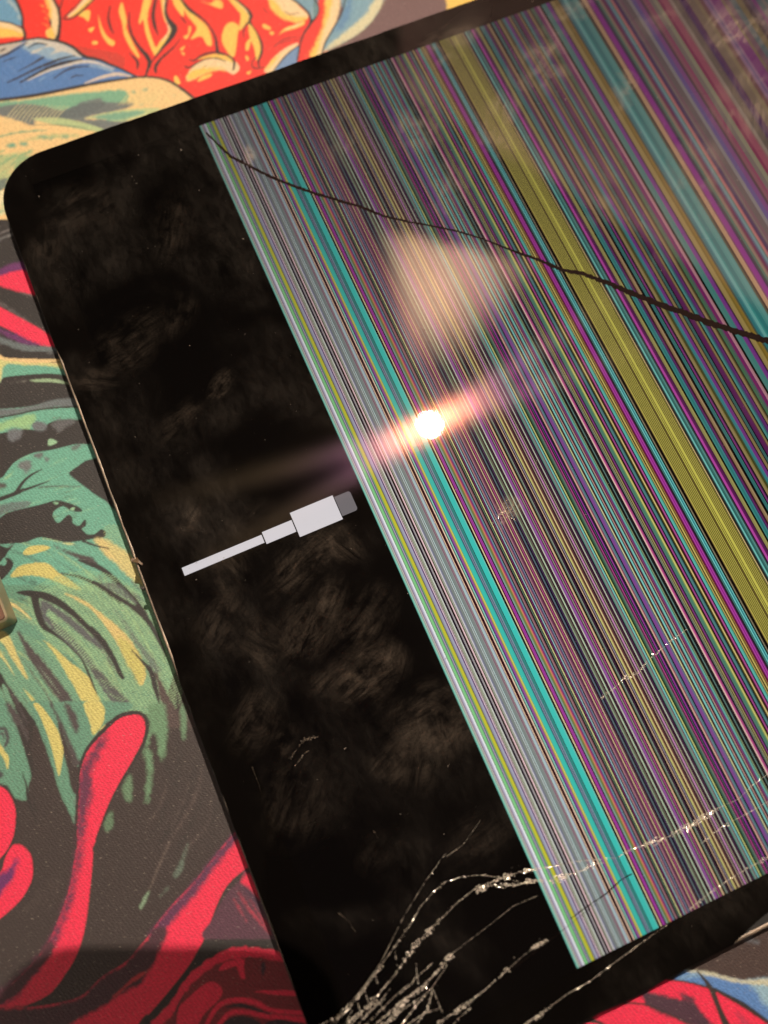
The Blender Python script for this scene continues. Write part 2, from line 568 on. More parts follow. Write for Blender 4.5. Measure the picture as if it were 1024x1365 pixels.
# ---- A3
fill('A3', YEL, [(140, -30), (200, -10), (280, 50), (342, 120), (330, 182), (260, 257), (245, 240), (262, 130), (220, 70)])
stroke('A3', CREAM, [(210, 5), (280, 60), (335, 120), (320, 170)], 14, soft=1)
stroke('A3', DARK, [(190, -30), (300, 60), (350, 132), (340, 190), (400, 282), (440, 370), (440, 450), (415, 520), (420, 575)], [12, 14, 26, 16, 14, 16, 18, 14, 10])
stroke('A3', DARK, [(345, 180), (300, 222), (286, 272), (290, 335)], [20, 10, 10, 3])
fill('A3', YEL, [(180, 188), (242, 220), (236, 300), (222, 420), (206, 482), (168, 470), (108, 370), (103, 300), (130, 222)])
fill('A3', YEL, [(335, 200), (400, 290), (432, 400), (422, 470), (395, 515), (380, 420), (345, 330), (328, 250)])
fill('A3', YEL, [(310, 362), (350, 328), (330, 425), (303, 422)])
fill('A3', YEL, [(310, 470), (332, 500), (320, 522), (303, 490)])
stroke('A3', DARK, [(395, 488), (360, 530), (365, 572), (410, 584), (466, 570)], 11)
fill('A3', CREAM, [(520, -40), (680, -40), (760, 50), (832, 120), (822, 160), (740, 187), (640, 160), (560, 100), (513, 50)])
fill('A3', YEL, [(505, -30), (560, 20), (640, 110), (720, 140), (830, 150), (815, 170), (740, 192), (640, 170), (558, 112), (510, 50)], soft=2)
stroke('A3', (150, 80, 50), [(630, 92), (680, 122), (762, 110)], 8)
fill('A3', YEL, [(585, 300), (640, 240), (740, 205), (800, 178), (805, 210), (730, 242), (640, 268), (600, 290)])
stroke('A3', CREAM, [(640, 250), (740, 215), (795, 190)], 12, soft=1)
fill('A3', YEL, [(455, 203), (512, 230), (518, 254), (458, 240)])
fill('A3', YEL, [(513, 268), (545, 275), (535, 298), (512, 290)])
fill('A3', YEL, [(310, 620), (352, 603), (335, 636)])
stroke('A3', (150, 50, 35), [(535, 405), (600, 350), (680, 320), (775, 318)], 11)
stroke('A3', (150, 50, 35), [(555, 395), (640, 352), (772, 340)], 9)
stroke('A3', (150, 50, 35), [(430, 50), (470, 90), (510, 130)], 8)
fill('A3', (132, 158, 190), [(760, 390), (748, 520), (690, 560), (540, 610), (640, 490)])
fill('A3', CREAM, [(462, 610), (520, 520), (600, 440), (700, 380), (757, 368), (720, 412), (620, 505), (540, 610)])
stroke('A3', YEL, [(480, 600), (540, 520), (620, 445)], [20, 26, 10], soft=2)
stroke('A3', DARK, [(757, 388), (650, 472), (540, 605)], 10)
fill('A3', (138, 170, 182), [(700, -40), (900, -40), (922, 60), (910, 130), (868, 172), (820, 90)])
stroke('A3', (180, 195, 195), [(860, 60), (880, 100), (875, 150)], 20, soft=2)
fill('A3', CREAM, [(1000, -40), (1110, -40), (1080, 180), (1024, 300), (965, 450), (870, 480), (900, 400), (940, 300), (990, 150)], soft=1)
fill('A3', YEL, [(990, -40), (1050, -40), (1010, 150), (950, 320), (910, 480), (850, 480), (875, 410), (930, 290), (970, 160)], soft=3)
for k in range(12):
    x, y = RNG.uniform(800, 860), RNG.uniform(420, 500)
    stroke('A3', YEL, [(x, y), (x + 20, y - 16)], 6, soft=1)
stroke('A3', DARK, [(690, -20), (800, 68), (850, 130), (856, 200), (800, 290), (770, 380), (745, 520)], [12, 14, 16, 18, 14, 12, 12])
stroke('A3', DARK, [(880, -30), (925, 60), (910, 140), (852, 205)], [14, 14, 12, 18])
# ---- A4 blue wave and charcoal cloth with painted-in sheen
fill('A4', (140, 172, 182), [(185, -40), (440, -40), (425, 10), (390, 82), (320, 167), (220, 242), (60, 318), (45, 310), (110, 190), (165, 80)])
stroke('A4', (110, 150, 180), [(215, -20), (205, 60), (170, 140), (120, 200)], 50, soft=4)
fill('A4', (226, 212, 172), [(440, -40), (425, 10), (390, 82), (320, 167), (220, 242), (60, 320), (50, 316), (110, 262), (220, 172), (310, 92), (370, 0)], soft=3)
stroke('A4', (110, 80, 70), [(436, -20), (390, 84), (315, 178), (215, 248), (90, 310)], 7)
stroke('A4', DARK, [(190, -20), (165, 82), (110, 182), (62, 268), (48, 330)], [7, 8, 8, 8, 8])
fill('A4', (120, 150, 150), [(-10, 10), (20, 40), (14, 90), (-10, 105)])
fill('A4', YEL, [(825, -60), (1060, -60), (1000, 10), (832, 56), (818, 30)])
stroke('A4', (225, 190, 120), [(825, 50), (826, 10), (828, -30)], 8)
# ---- A5 cream and green
fill('P', (248, 208, 148), [(-130, 140), (0, 133), (50, 126), (119, 113), (178, 103.5), (205, 103), (235, 112), (258, 130), (300, 170), (120, 290), (-130, 296)], sm=False)
fill('A5', (140, 184, 150), [(-60, 150), (150, 128), (300, 106), (500, 88), (650, 80), (666, 140), (560, 156), (400, 182), (330, 192), (200, 172), (-60, 185)], soft=2)
fill('A5', (128, 130, 126), [(-60, 185), (100, 152), (220, 160), (330, 185), (430, 145), (520, 120), (560, 142), (700, 150), (640, 182), (500, 212), (440, 230), (540, 235), (680, 232), (540, 290), (440, 252), (330, 232), (200, 226), (180, 268), (100, 240)], soft=2)
fill('A5', (96, 108, 108), [(60, 175), (220, 162), (330, 188), (430, 150), (560, 145), (500, 190), (400, 225), (260, 225), (100, 215)], hatch=(-28, 2.6, .45))
fill('A5', (194, 204, 150), [(175, 228), (300, 224), (430, 248), (545, 285), (500, 296), (350, 272), (220, 246)])
stroke('A5', (120, 140, 110), [(180, 262), (300, 262), (420, 275), (480, 292)], 5)
fill('A5', (206, 208, 152), [(440, 228), (600, 190), (800, 172), (830, 186), (640, 244), (520, 226)])
fill('A5', (140, 180, 150), [(480, 222), (620, 195), (760, 190), (720, 212), (620, 240), (540, 232)], soft=2)
for k in range(13):
    x = 60 + k * 22
    stroke('A5', (232, 214, 160), [(x + 40, 150 + k * 1), (x - 10, 205), (x - 40, 250)], 6, alpha=.8)
for k in range(10):
    x = 660 + k * 18
    stroke('A5', (228, 212, 150), [(x + 20, 85), (x - 10, 130), (x - 40, 160)], 5)
for x, y, w in ((760, 75, 40), (825, 85, 22), (910, 112, 26), (700, 90, 26), (790, 158, 20), (740, 158, 26), (125, 362, 50), (345, 325, 50), (60, 370, 60), (230, 325, 60), (270, 330, 40)):
    fill('A5', (132, 176, 145), [(x - w / 2, y), (x, y - w * .2), (x + w / 2, y), (x, y + w * .2)], soft=2)
stroke('A5', (150, 180, 140), [(-40, 335), (100, 300), (250, 290)], 9, soft=1)
stroke('A5', (190, 196, 140), [(100, 350), (250, 322), (420, 318)], 14, soft=3)
for k in range(26):
    x, y = RNG.uniform(-60, 130), RNG.uniform(415, 590)
    stroke('A5', (146, 182, 132) if k % 3 else (215, 212, 150), [(x - 35, y + 30), (x, y), (x + 50, y - 22)], 12, soft=1)
fill('A5', (170, 190, 140), [(-60, 450), (100, 410), (180, 405), (60, 500), (20, 580), (-60, 600)], soft=5, alpha=.6)
fill('A5', (130, 140, 125), [(-60, 575), (30, 540), (20, 600), (-60, 612)], soft=2)
fill('A5', (242, 224, 180), [(-60, 612), (30, 606), (40, 690), (-60, 700)], sm=False)
stroke('A5', (146, 190, 150), [(-30, 700), (20, 690), (40, 660)], 22, soft=2)
stroke('A5', DARK, [(-60, 138), (0, 131), (200, 104), (470, 50), (700, 14), (800, 11), (880, 28), (960, 76), (1030, 132)], [10, 12, 14, 12, 9, 9, 10, 12, 12])
# ---- A6
fill('A6', (232, 216, 168), [(-80, -40), (60, -40), (52, 25), (0, 58), (-80, 80)])
stroke('A6', (146, 190, 150), [(-40, 20), (0, 15), (45, -5)], 18, soft=2)
stroke('A6', (132, 122, 118), [(-60, 235), (0, 215), (60, 186), (120, 168)], [14, 14, 16, 14], soft=1)
stroke('A6', (146, 140, 136), [(-60, 285), (0, 265), (60, 240), (135, 212)], [26, 24, 20, 22], soft=2)
stroke('A6', (100, 84, 80), [(0, 150), (40, 130), (60, 160)], 8, soft=1)
fill('A6', PURP, [(-60, 560), (0, 540), (100, 488), (190, 472), (240, 500), (300, 600), (0, 620), (-60, 620)], soft=3)
fill('A6', CRIM, [(-60, 620), (0, 600), (60, 580), (120, 558), (255, 565), (330, 770), (180, 746), (0, 692), (-60, 680)], soft=2, rough=.5)
stroke('A6', (112, 100, 96), [(180, 748), (260, 770), (360, 800)], [10, 18, 16], soft=1)
stroke('A6', (108, 96, 94), [(-60, 820), (0, 850), (80, 900), (200, 982), (330, 1062), (480, 1150)], [24, 26, 30, 30, 26, 20], soft=3)
fill('A6', CRIM, [(-60, 850), (0, 880), (100, 935), (240, 1010), (440, 1130), (510, 1240), (380, 1236), (230, 1172), (100, 1100), (0, 1052), (-60, 1030)])
fill('A6', PURP, [(-60, 1050), (0, 1080), (60, 1092), (200, 1152), (330, 1212), (420, 1245), (240, 1232), (100, 1172), (0, 1115), (-60, 1100)], soft=4)
stroke('A6', (120, 126, 124), [(-60, 1140), (0, 1175), (100, 1215), (250, 1258), (400, 1268), (540, 1272)], [60, 56, 56, 58, 60, 60], soft=2)
# ---- A7
fill('A7', CHAR, [(-60, -10), (490, -10), (530, 55), (300, 45), (60, 36), (0, 10), (-60, 6)], sm=False)
stroke('A7', (136, 136, 134), [(380, 8), (440, 2), (500, 0)], 14, soft=2)
fill('A7', (246, 208, 150), [(-60, 10), (0, 16), (60, 44), (300, 53), (540, 62), (560, 120), (430, 110), (200, 102), (60, 90), (0, 110), (-60, 120)])
fill('A7', (222, 214, 146), [(-60, 70), (60, 70), (250, 88), (420, 92), (560, 115), (540, 135), (400, 112), (200, 106), (60, 94), (0, 190), (-60, 240)], soft=2)
stroke('A7', DARK, [(430, 85), (480, 82), (540, 78)], 7)
fill('A7', (226, 214, 150), [(-60, 120), (10, 130), (20, 200), (0, 250), (-60, 280)], soft=2)
fill('A7', CHAR, [(-60, 300), (0, 260), (30, 216), (150, 196), (430, 180), (600, 210), (640, 300), (660, 395), (500, 400), (380, 430), (240, 462), (0, 480), (-60, 480)])
fill('A7', (170, 190, 150), [(250, 236), (350, 224), (480, 228), (590, 262), (560, 266), (430, 252), (320, 252)])
stroke('A7', (120, 112, 104), [(80, 262), (200, 245), (300, 242)], 12, soft=2)
fill('A7', (124, 126, 126), [(-60, 485), (0, 482), (150, 476), (300, 450), (450, 405), (650, 390), (680, 460), (480, 462), (280, 492), (150, 522), (0, 548), (-60, 550)], soft=2, rough=.5)
fill('A7', (170, 204, 148), [(-60, 620), (0, 600), (150, 552), (290, 530), (290, 600), (200, 645), (100, 640), (0, 672), (-60, 690)], soft=3)
stroke('A7', DARK, [(-60, 570), (0, 554), (150, 526), (300, 492), (480, 470), (680, 462)], [10, 12, 10, 10, 12, 10])
fill('A7', CHAR, [(-60, 700), (0, 690), (60, 680), (140, 702), (200, 652), (290, 660), (370, 662), (420, 600), (560, 574), (740, 590), (790, 765), (640, 782), (440, 830), (300, 852), (200, 890), (120, 940), (60, 1012), (20, 1062), (-60, 1060)])
fill('A7', (124, 124, 126), [(280, 610), (340, 582), (400, 610), (395, 660), (330, 672), (285, 650)], soft=2)
fill('A7', (124, 124, 126), [(60, 690), (110, 650), (200, 665), (160, 735), (90, 755)], soft=3)
fill('A7', (110, 106, 106), [(440, 620), (480, 575), (600, 565), (650, 590), (560, 640), (500, 680)], soft=3)
fill('A7', (165, 200, 150), [(180, 640), (235, 625), (270, 640), (240, 656)], soft=1)
fill('A7', (165, 200, 160), [(412, 745), (440, 735), (492, 765), (440, 792), (412, 790)])
fill('A7', (130, 130, 128), [(150, 960), (210, 920), (270, 930), (240, 1030), (190, 1000)], soft=3)
fill('A7', (120, 120, 118), [(280, 870), (370, 852), (340, 905)], soft=2)
fill('A7', (130, 130, 128), [(380, 890), (430, 905), (400, 930)], soft=2)
fill('A7', (120, 130, 122), [(600, 800), (700, 780), (640, 835)], soft=2)
fill('A7', CHAR, [(860, 890), (800, 905), (730, 922), (590, 1022), (592, 1042), (680, 1112), (800, 1202), (1000, 1300), (960, 1100)], sm=False)
stroke('A7', CHAR, [(60, 1230), (130, 1200), (160, 1160), (200, 1102), (270, 1042), (362, 995)], [26, 26, 24, 20, 14, 4])
stroke('A7', CHAR, [(140, 1195), (270, 1150), (430, 1092)], [20, 16, 3])
stroke('A7', (100, 110, 98), [(330, 1152), (500, 1140), (700, 1145)], [8, 14, 5], soft=1)
fill('A7', (100, 92, 88), [(-40, 1110), (40, 1115), (50, 1150), (-40, 1150)], soft=2)
stroke('A7', (170, 205, 160), [(20, 1090), (70, 1060), (120, 1010)], 14, soft=2)
# ---- A8
stroke('A8', CHAR, [(-40, 145), (0, 130), (110, 90), (165, 62)], [24, 22, 20, 16])
fill('A8', (118, 116, 118), [(-40, 190), (100, 148), (210, 150), (185, 185), (60, 218), (-40, 270)], soft=2, hatch=(60, 2.2, .75))
fill('A8', CHAR, [(-40, 290), (0, 258), (60, 220), (180, 190), (300, 160), (380, 138), (450, 150), (530, 180), (562, 212), (490, 210), (430, 178), (370, 212), (364, 250), (400, 292), (462, 238), (490, 250), (500, 292), (540, 312),
                   (580, 268), (588, 310), (560, 332), (600, 370), (650, 366), (690, 336), (722, 352), (712, 388), (640, 400), (540, 416), (430, 422), (280, 390), (180, 422), (90, 432), (-40, 425)])
fill('A8', (160, 205, 165), [(360, 148), (400, 152), (385, 168)])
fill('A8', (170, 210, 165), [(480, 195), (510, 185), (500, 210)])
stroke('A8', (200, 214, 160), [(290, 398), (350, 408), (430, 424)], 8, soft=1)
fill('A8', (226, 214, 150), [(420, 428), (470, 426), (520, 438), (470, 442)], soft=1)
fill('A8', PALEY, [(158, 495), (200, 455), (290, 444), (345, 462), (280, 490), (190, 512)])
fill('A8', PALEY, [(76, 645), (130, 590), (220, 566), (330, 570), (400, 630), (480, 680), (556, 752), (450, 722), (340, 676), (220, 650), (90, 662)], soft=1)
fill('A8', (232, 206, 140), [(640, 400), (720, 402), (820, 460), (900, 520), (950, 640), (990, 730), (880, 662), (790, 572), (720, 512), (680, 460)], soft=3)
stroke('A8', CHAR, [(560, 412), (650, 446), (755, 470)], [14, 10, 4])
stroke('A8', GRAYD, [(360, 445), (480, 500), (600, 540), (660, 575)], [4, 16, 36, 20], soft=2)
stroke('A8', CHAR, [(530, 545), (610, 570), (700, 610), (820, 712), (930, 830)], [4, 24, 28, 26, 26])
stroke('A8', CHAR, [(415, 635), (540, 660), (640, 702), (730, 760), (830, 835)], [5, 14, 20, 24, 26])
fill('A8', (110, 118, 110), [(640, 672), (730, 655), (870, 790), (850, 830), (740, 762)], soft=2, hatch=(40, 2.4, .6))
fill('A8', (160, 195, 150), [(690, 680), (740, 670), (860, 800), (830, 810), (760, 755)], hatch=(40, 2.4, .28))
stroke('A8', (120, 140, 122), [(860, 660), (940, 730), (1000, 770)], 16, soft=2)
fill('A8', CHAR, [(-40, 440), (50, 462), (95, 440), (60, 482), (22, 540), (-40, 570)])
stroke('A8', GRAYD, [(60, 470), (80, 445), (110, 430)], 10, soft=2)
fill('A8', CHAR, [(-40, 575), (0, 580), (18, 560), (40, 530), (75, 540), (92, 578), (60, 632), (0, 690), (-40, 700)])
fill('A8', GREEN, [(10, 560), (25, 530), (45, 548), (40, 575), (20, 585)])
fill('A8', CHAR, [(500, -20), (720, -20), (790, 210), (720, 142), (640, 92)], sm=False)
# fine ink lines that follow the sweep of the green plumes
for k in range(120):
    r = RNG.uniform(70, 330)
    a0 = math.radians(RNG.uniform(-88, -20))
    a1 = a0 + math.radians(RNG.uniform(8, 22))
    pts = [(-60 + r * math.cos(t) * 1.0, 1010 + r * math.sin(t) * 1.05) for t in np.linspace(a0, a1, 5)]
    stroke('P', ((92, 112, 96), (178, 206, 150), (72, 82, 74), (206, 206, 140))[k % 4], pts, [.6, RNG.uniform(1.4, 3.2), .6], soft=1, alpha=.6, green=True)
for k in range(40):
    x, y = RNG.uniform(-20, 120), RNG.uniform(560, 740)
    stroke('P', ((98, 140, 112), (172, 208, 168))[k % 2], [(x, y), (x + 10, y - 5), (x + 22, y - 8)], [.5, 2, .5], soft=1, alpha=.6, green=True)
# ---- weave-like dashes over the lower greens
fill('P', (165, 200, 150), [(40, 790), (120, 760), (200, 800), (240, 900), (230, 950), (150, 950), (110, 890), (60, 850)], hatch=(58, 2.9, .34))
fill('P', (176, 208, 156), [(80, 800), (150, 780), (215, 860), (232, 940), (170, 960), (140, 900)], hatch=(148, 5.5, .2), alpha=.6)
# ---- B1
stroke('B1', (242, 214, 148), [(30, 148), (110, 168), (190, 222), (272, 292)], [34, 30, 22, 8])
fill('B1', (226, 206, 134), [(-60, 380), (0, 390), (60, 410), (110, 500), (160, 620), (210, 720), (242, 806), (180, 742), (100, 622), (30, 502), (-60, 420)], soft=1)
stroke('B1', (222, 208, 140), [(-20, 560), (20, 610), (60, 665), (125, 775)], [30, 26, 18, 4])
fill('B1', PALEY, [(198, 880), (280, 958), (350, 1040), (450, 1200), (380, 1200), (300, 1042), (240, 942)])
fill('B1', PALEY, [(355, 455), (480, 548), (600, 658), (690, 722), (760, 792), (810, 890), (850, 980), (890, 1110), (885, 1230), (780, 1230), (760, 1152), (700, 1000), (640, 880), (570, 762), (500, 642), (430, 540)], soft=1)
fill('B1', (230, 202, 134), [(525, 58), (680, 113), (790, 180), (900, 268), (990, 335), (1100, 450), (1180, 570), (1230, 690), (1245, 790), (1200, 860), (1150, 770), (1070, 630), (990, 480), (950, 420), (880, 322), (780, 212), (660, 132)], soft=1)
fill('B1', (216, 200, 118), [(1000, 440), (1110, 500), (1190, 600), (1240, 740), (1200, 850), (1140, 760), (1060, 620)], soft=4)
fill('B1', CHAR, [(138, 60), (250, 44), (400, 64), (520, 124), (640, 220), (760, 340), (880, 470), (965, 592), (1030, 720), (1050, 800), (1010, 770), (970, 680), (900, 562), (800, 442), (700, 342), (600, 252), (480, 172), (390, 132),
                  (335, 112), (342, 172), (372, 270), (402, 340), (520, 440), (640, 540), (722, 660), (782, 790), (832, 935), (800, 880), (740, 742), (680, 622), (560, 502), (450, 422), (360, 372), (308, 280), (278, 170), (258, 102), (200, 86)])
fill('B1', (108, 108, 108), [(338, 130), (400, 140), (480, 190), (600, 270), (720, 372), (850, 490), (900, 566), (840, 540), (720, 452), (600, 352), (500, 272), (420, 220), (400, 260), (500, 330), (620, 442), (740, 585), (860, 730), (1000, 890),
                              (1080, 960), (1100, 1060), (960, 1000), (800, 770), (722, 650), (600, 520), (480, 412), (392, 322), (360, 240)], soft=2)
fill('B1', (160, 190, 145), [(400, 200), (500, 280), (650, 430), (800, 620), (1000, 860), (1080, 980), (960, 960), (800, 740), (620, 520), (480, 390)], hatch=(50, 3.4, .42))
stroke('B1', GRAYD, [(150, 380), (195, 470), (270, 590), (370, 720), (470, 850), (560, 980), (630, 1100), (660, 1230)], [5, 30, 60, 76, 80, 84, 76, 40], soft=2)
stroke('B1', (150, 165, 140), [(330, 690), (430, 820), (520, 940)], [4, 26, 4], hatch=(50, 3.0, .4))
stroke('B1', (104, 100, 94), [(185, 610), (280, 758), (380, 900), (450, 1030), (505, 1160)], [6, 10, 14, 20, 26], soft=1)
fill('B1', CHAR, [(-60, 720), (0, 742), (60, 838), (140, 960), (220, 1062), (310, 1190), (90, 1190), (50, 980), (0, 872), (-60, 830)], soft=1, rough=.5)
stroke('B1', GRAYD, [(60, 850), (140, 980), (220, 1110), (260, 1180)], [10, 34, 44, 40], soft=3)
fill('B1', (124, 168, 140), [(18, 840), (60, 880), (130, 1050), (190, 1190), (150, 1190), (90, 1052), (38, 940)], soft=1)
# ---- B2
stroke('B2', CHAR, [(20, -30), (100, 10), (200, 80), (330, 162), (440, 240), (520, 340), (580, 452), (650, 610)], [22, 26, 28, 30, 46, 34, 28, 6])
stroke('B2', CHAR, [(230, -20), (350, 90), (430, 190), (480, 262)], [26, 28, 30, 30])
fill('B2', (112, 118, 112), [(90, -10), (240, -10), (340, 82), (405, 165), (300, 112)], soft=1, hatch=(40, 2.2, .75))
stroke('B2', (112, 118, 112), [(360, 60), (430, 120), (470, 190)], [10, 34, 10], soft=2, hatch=(40, 2.4, .7))
stroke('B2', (116, 118, 116), [(190, 190), (300, 330), (400, 482), (500, 620), (590, 750)], [8, 30, 44, 66, 60], soft=3, hatch=(-20, 2.8, .72))
stroke('B2', CHAR, [(0, 365), (100, 470), (190, 610), (235, 700), (285, 800)], [40, 42, 36, 30, 22])
stroke('B2', (96, 92, 90), [(60, 500), (150, 620), (230, 760)], [14, 20, 6], soft=2)
stroke('B2', (96, 92, 90), [(0, 690), (110, 800), (220, 930), (310, 1050)], [50, 60, 70, 100], soft=3, hatch=(60, 3.0, .7))
fill('B2', (98, 74, 70), [(545, 730), (640, 880), (720, 1040), (790, 1200), (640, 1200), (605, 1000)], soft=3)
stroke('B2', CHAR, [(350, 550), (440, 642), (520, 740), (558, 880), (592, 1010)], [4, 16, 36, 34, 8])
stroke('B2', CHAR, [(745, 920), (752, 1030), (785, 1130)], [5, 12, 12])
fill('B2', (90, 68, 62), [(780, 1010), (900, 1200), (760, 1200)], soft=3)
# light and dark weave dashes
fill('P', (190, 214, 160), [(30, 800), (120, 775), (200, 800), (240, 900), (230, 950), (160, 955), (110, 890), (60, 850)], hatch=(62, 2.6, .34), alpha=.6, green=True)
fill('P', (92, 108, 92), [(60, 800), (130, 790), (215, 840), (240, 940), (190, 960), (140, 900)], hatch=(150, 4.2, .22), alpha=.4, green=True)
fill('P', (190, 214, 160), [(0, 850), (60, 860), (120, 950), (60, 960), (0, 930)], hatch=(62, 3.0, .26), alpha=.45, green=True)
fill('P', (200, 205, 140), [(140, 700), (185, 715), (195, 790), (150, 740)], hatch=(62, 2.8, .4), alpha=.5)
# ---- B3
fill('B3', (118, 162, 135), [(-60, -20), (60, -20), (140, 160), (190, 322), (250, 520), (270, 600), (242, 700), (236, 812), (110, 782), (60, 682), (-60, 642)], soft=1)
fill('B3', (118, 162, 135), [(240, -20), (300, 130), (380, 332), (450, 540), (510, 742), (600, 930), (642, 1015), (665, 800), (610, 720), (580, 560), (540, 400), (500, 200), (430, -20)], soft=1)
fill('B3', (118, 162, 135), [(470, -20), (1100, -20), (1060, 60), (900, 160), (760, 352), (690, 520), (640, 492), (560, 302), (520, 162)], soft=1)
fill('B3', PALEY, [(285, -10), (340, -5), (430, 110), (500, 230), (532, 340), (542, 402), (510, 595), (488, 560), (450, 400), (400, 240), (340, 90)])
fill('B3', GRAYD, [(545, -20), (640, 60), (672, 180), (652, 245), (600, 142)], soft=3)
stroke('B3', GRAYD, [(430, -20), (520, 160), (590, 332), (660, 520)], [16, 20, 30, 60], soft=2)
fill('B3', PALEY, [(715, -20), (870, -20), (888, 130), (800, 255), (768, 152)], soft=1)
stroke('B3', GRAYD, [(60, -20), (130, 100), (200, 240), (240, 330)], [30, 60, 60, 30], soft=3)
stroke('B3', DARK, [(155, 170), (230, 362), (268, 520), (276, 610)], [14, 44, 30, 6])
stroke('B3', DARK, [(170, -20), (240, 100), (264, 202), (255, 340)], [20, 34, 32, 26])
stroke('B3', DARK, [(185, 570), (225, 680), (242, 800), (312, 1000)], [4, 12, 24, 8])
stroke('B3', DARK, [(290, 760), (300, 850), (312, 940)], 22, soft=2)
stroke('B3', (88, 84, 84), [(-20, 210), (40, 200), (66, 290), (40, 360)], [26, 30, 34, 20], soft=1)
stroke('B3', (88, 84, 84), [(-20, 260), (20, 240), (36, 300)], [16, 16, 12], soft=1)
fill('B3', (88, 84, 84), [(-40, 560), (20, 570), (28, 605), (-40, 625)], soft=2)
stroke('B3', PALEY, [(-30, 320), (20, 400), (55, 455), (66, 545)], [40, 46, 44, 8])
# dark weave hatching in the charcoal
for k in range(26):
    x, y = RNG.uniform(150, 620), RNG.uniform(700, 1150)
    stroke('B3', (108, 84, 78), [(x, y), (x + 50, y - 35)], 8, soft=1, alpha=.55)
# ---- B4 greens and dark / light brush lines
fill('B4', (124, 158, 120), [(330, 20), (440, -20), (472, 100), (470, 240), (440, 440), (405, 340), (382, 205), (330, 305), (362, 400), (345, 680), (300, 742), (322, 500), (292, 350), (335, 180)], soft=4)
fill('B4', (120, 150, 115), [(580, -20), (625, 100), (600, 275), (575, 170)], soft=3)
fill('B4', (118, 146, 112), [(125, 630), (200, 520), (205, 700), (185, 745), (150, 700)], soft=3)
fill('B4', (112, 138, 106), [(0, 860), (50, 800), (60, 930), (0, 960)], soft=3)
for pts, w in ([[(545, 240), (562, 400), (540, 560), (560, 690)], [10, 26, 30, 8]], [[(440, 400), (500, 530), (530, 640)], [20, 26, 10]], [[(700, 410), (640, 640), (550, 850), (400, 1060)], [16, 30, 44, 30]],
               [[(760, 640), (680, 860), (560, 1080)], [14, 26, 30]], [[(480, 720), (420, 860), (380, 960)], [20, 34, 20]], [[(860, 700), (840, 820), (780, 940)], 20]):
    stroke('B4', (56, 38, 34), pts, w, soft=3)
for pts, w in ([[(740, 480), (690, 680), (600, 860), (450, 1100)], [10, 22, 20, 16]], [[(640, 560), (600, 720), (500, 940)], [8, 18, 12]], [[(800, 700), (780, 900), (600, 1110)], [8, 14, 16]], [[(460, 560), (440, 700), (340, 900)], [8, 20, 14]]):
    stroke('B4', (104, 82, 76), pts, w, soft=3, alpha=.8)
# ---- big crimson finger
FING = [(140, 971.6), (157.6, 955.8), (175, 950.2), (187.5, 951.4), (194.5, 959), (196, 971.6), (191, 991), (178.7, 1013.8), (162.9, 1040), (150.5, 1063), (140, 1087.7), (128, 1120), (123.4, 1131.7), (124, 1141.5), (120, 1188),
        (113.3, 1237), (103.5, 1270), (91.8, 1291.9), (68.4, 1323), (39, 1338.7), (25, 1340.7), (0, 1342.6), (-60, 1346), (-60, 1350), (-60, 1330), (0, 1321), (19.5, 1307.5), (45, 1282), (64.5, 1254.8), (78, 1225.5), (91.8, 1186.4), (97.6, 1155),
        (101.6, 1131.7), (101.6, 1096), (104, 1049), (104.7, 1033.7), (109.4, 1013.4), (118.8, 994.7)]
p = cvt('P', FING)
ctr = crom(p, True)
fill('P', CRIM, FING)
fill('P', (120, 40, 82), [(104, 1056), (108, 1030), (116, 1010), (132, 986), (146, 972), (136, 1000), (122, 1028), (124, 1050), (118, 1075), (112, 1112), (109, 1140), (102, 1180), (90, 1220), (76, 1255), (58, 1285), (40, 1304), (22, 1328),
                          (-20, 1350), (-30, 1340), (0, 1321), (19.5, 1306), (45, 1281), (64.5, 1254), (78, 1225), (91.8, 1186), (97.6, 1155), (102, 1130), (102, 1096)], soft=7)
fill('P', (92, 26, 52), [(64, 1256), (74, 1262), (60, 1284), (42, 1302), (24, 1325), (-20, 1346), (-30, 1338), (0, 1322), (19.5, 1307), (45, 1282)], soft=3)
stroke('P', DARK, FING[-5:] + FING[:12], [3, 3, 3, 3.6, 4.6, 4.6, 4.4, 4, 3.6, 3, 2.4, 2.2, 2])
stroke('P', DARK, FING[32:36], 3)
# ---- smaller fingers on the left
fill('B5', CRIM, [(8, 212), (40, 110), (95, 28), (150, 35), (206, 90), (224, 170), (220, 262), (180, 352), (120, 432), (0, 537), (-80, 590), (-80, 300)])
fill('B5', PURP, [(-40, 270), (60, 200), (130, 105), (95, 230), (35, 330), (-40, 420)], soft=5)
fill('B3', CRIM, [(-80, 680), (0, 692), (60, 732), (112, 820), (137, 930), (124, 1080), (102, 1160), (60, 1240), (0, 1310), (-80, 1340)])
stroke('B3', DARK, [(-60, 665), (0, 676), (60, 712), (122, 810), (146, 930), (132, 1080), (108, 1160), (60, 1250), (-10, 1330)], [10, 14, 18, 18, 18, 16, 14, 12, 8])
stroke('B5', DARK, [(90, 22), (150, 28), (212, 88), (232, 170), (228, 265), (186, 358), (124, 440)], [6, 10, 12, 14, 12, 8, 5])
for k in range(10):
    a = RNG.uniform(0, 1)
    stroke('B5', (104, 84, 78) if k % 2 else (56, 40, 36), [(60 + 30 * k, 560 - 8 * k), (200 + 22 * k, 430 - 14 * k), (290 + 14 * k, 260)], [6, 14, 8], soft=3, alpha=.6)
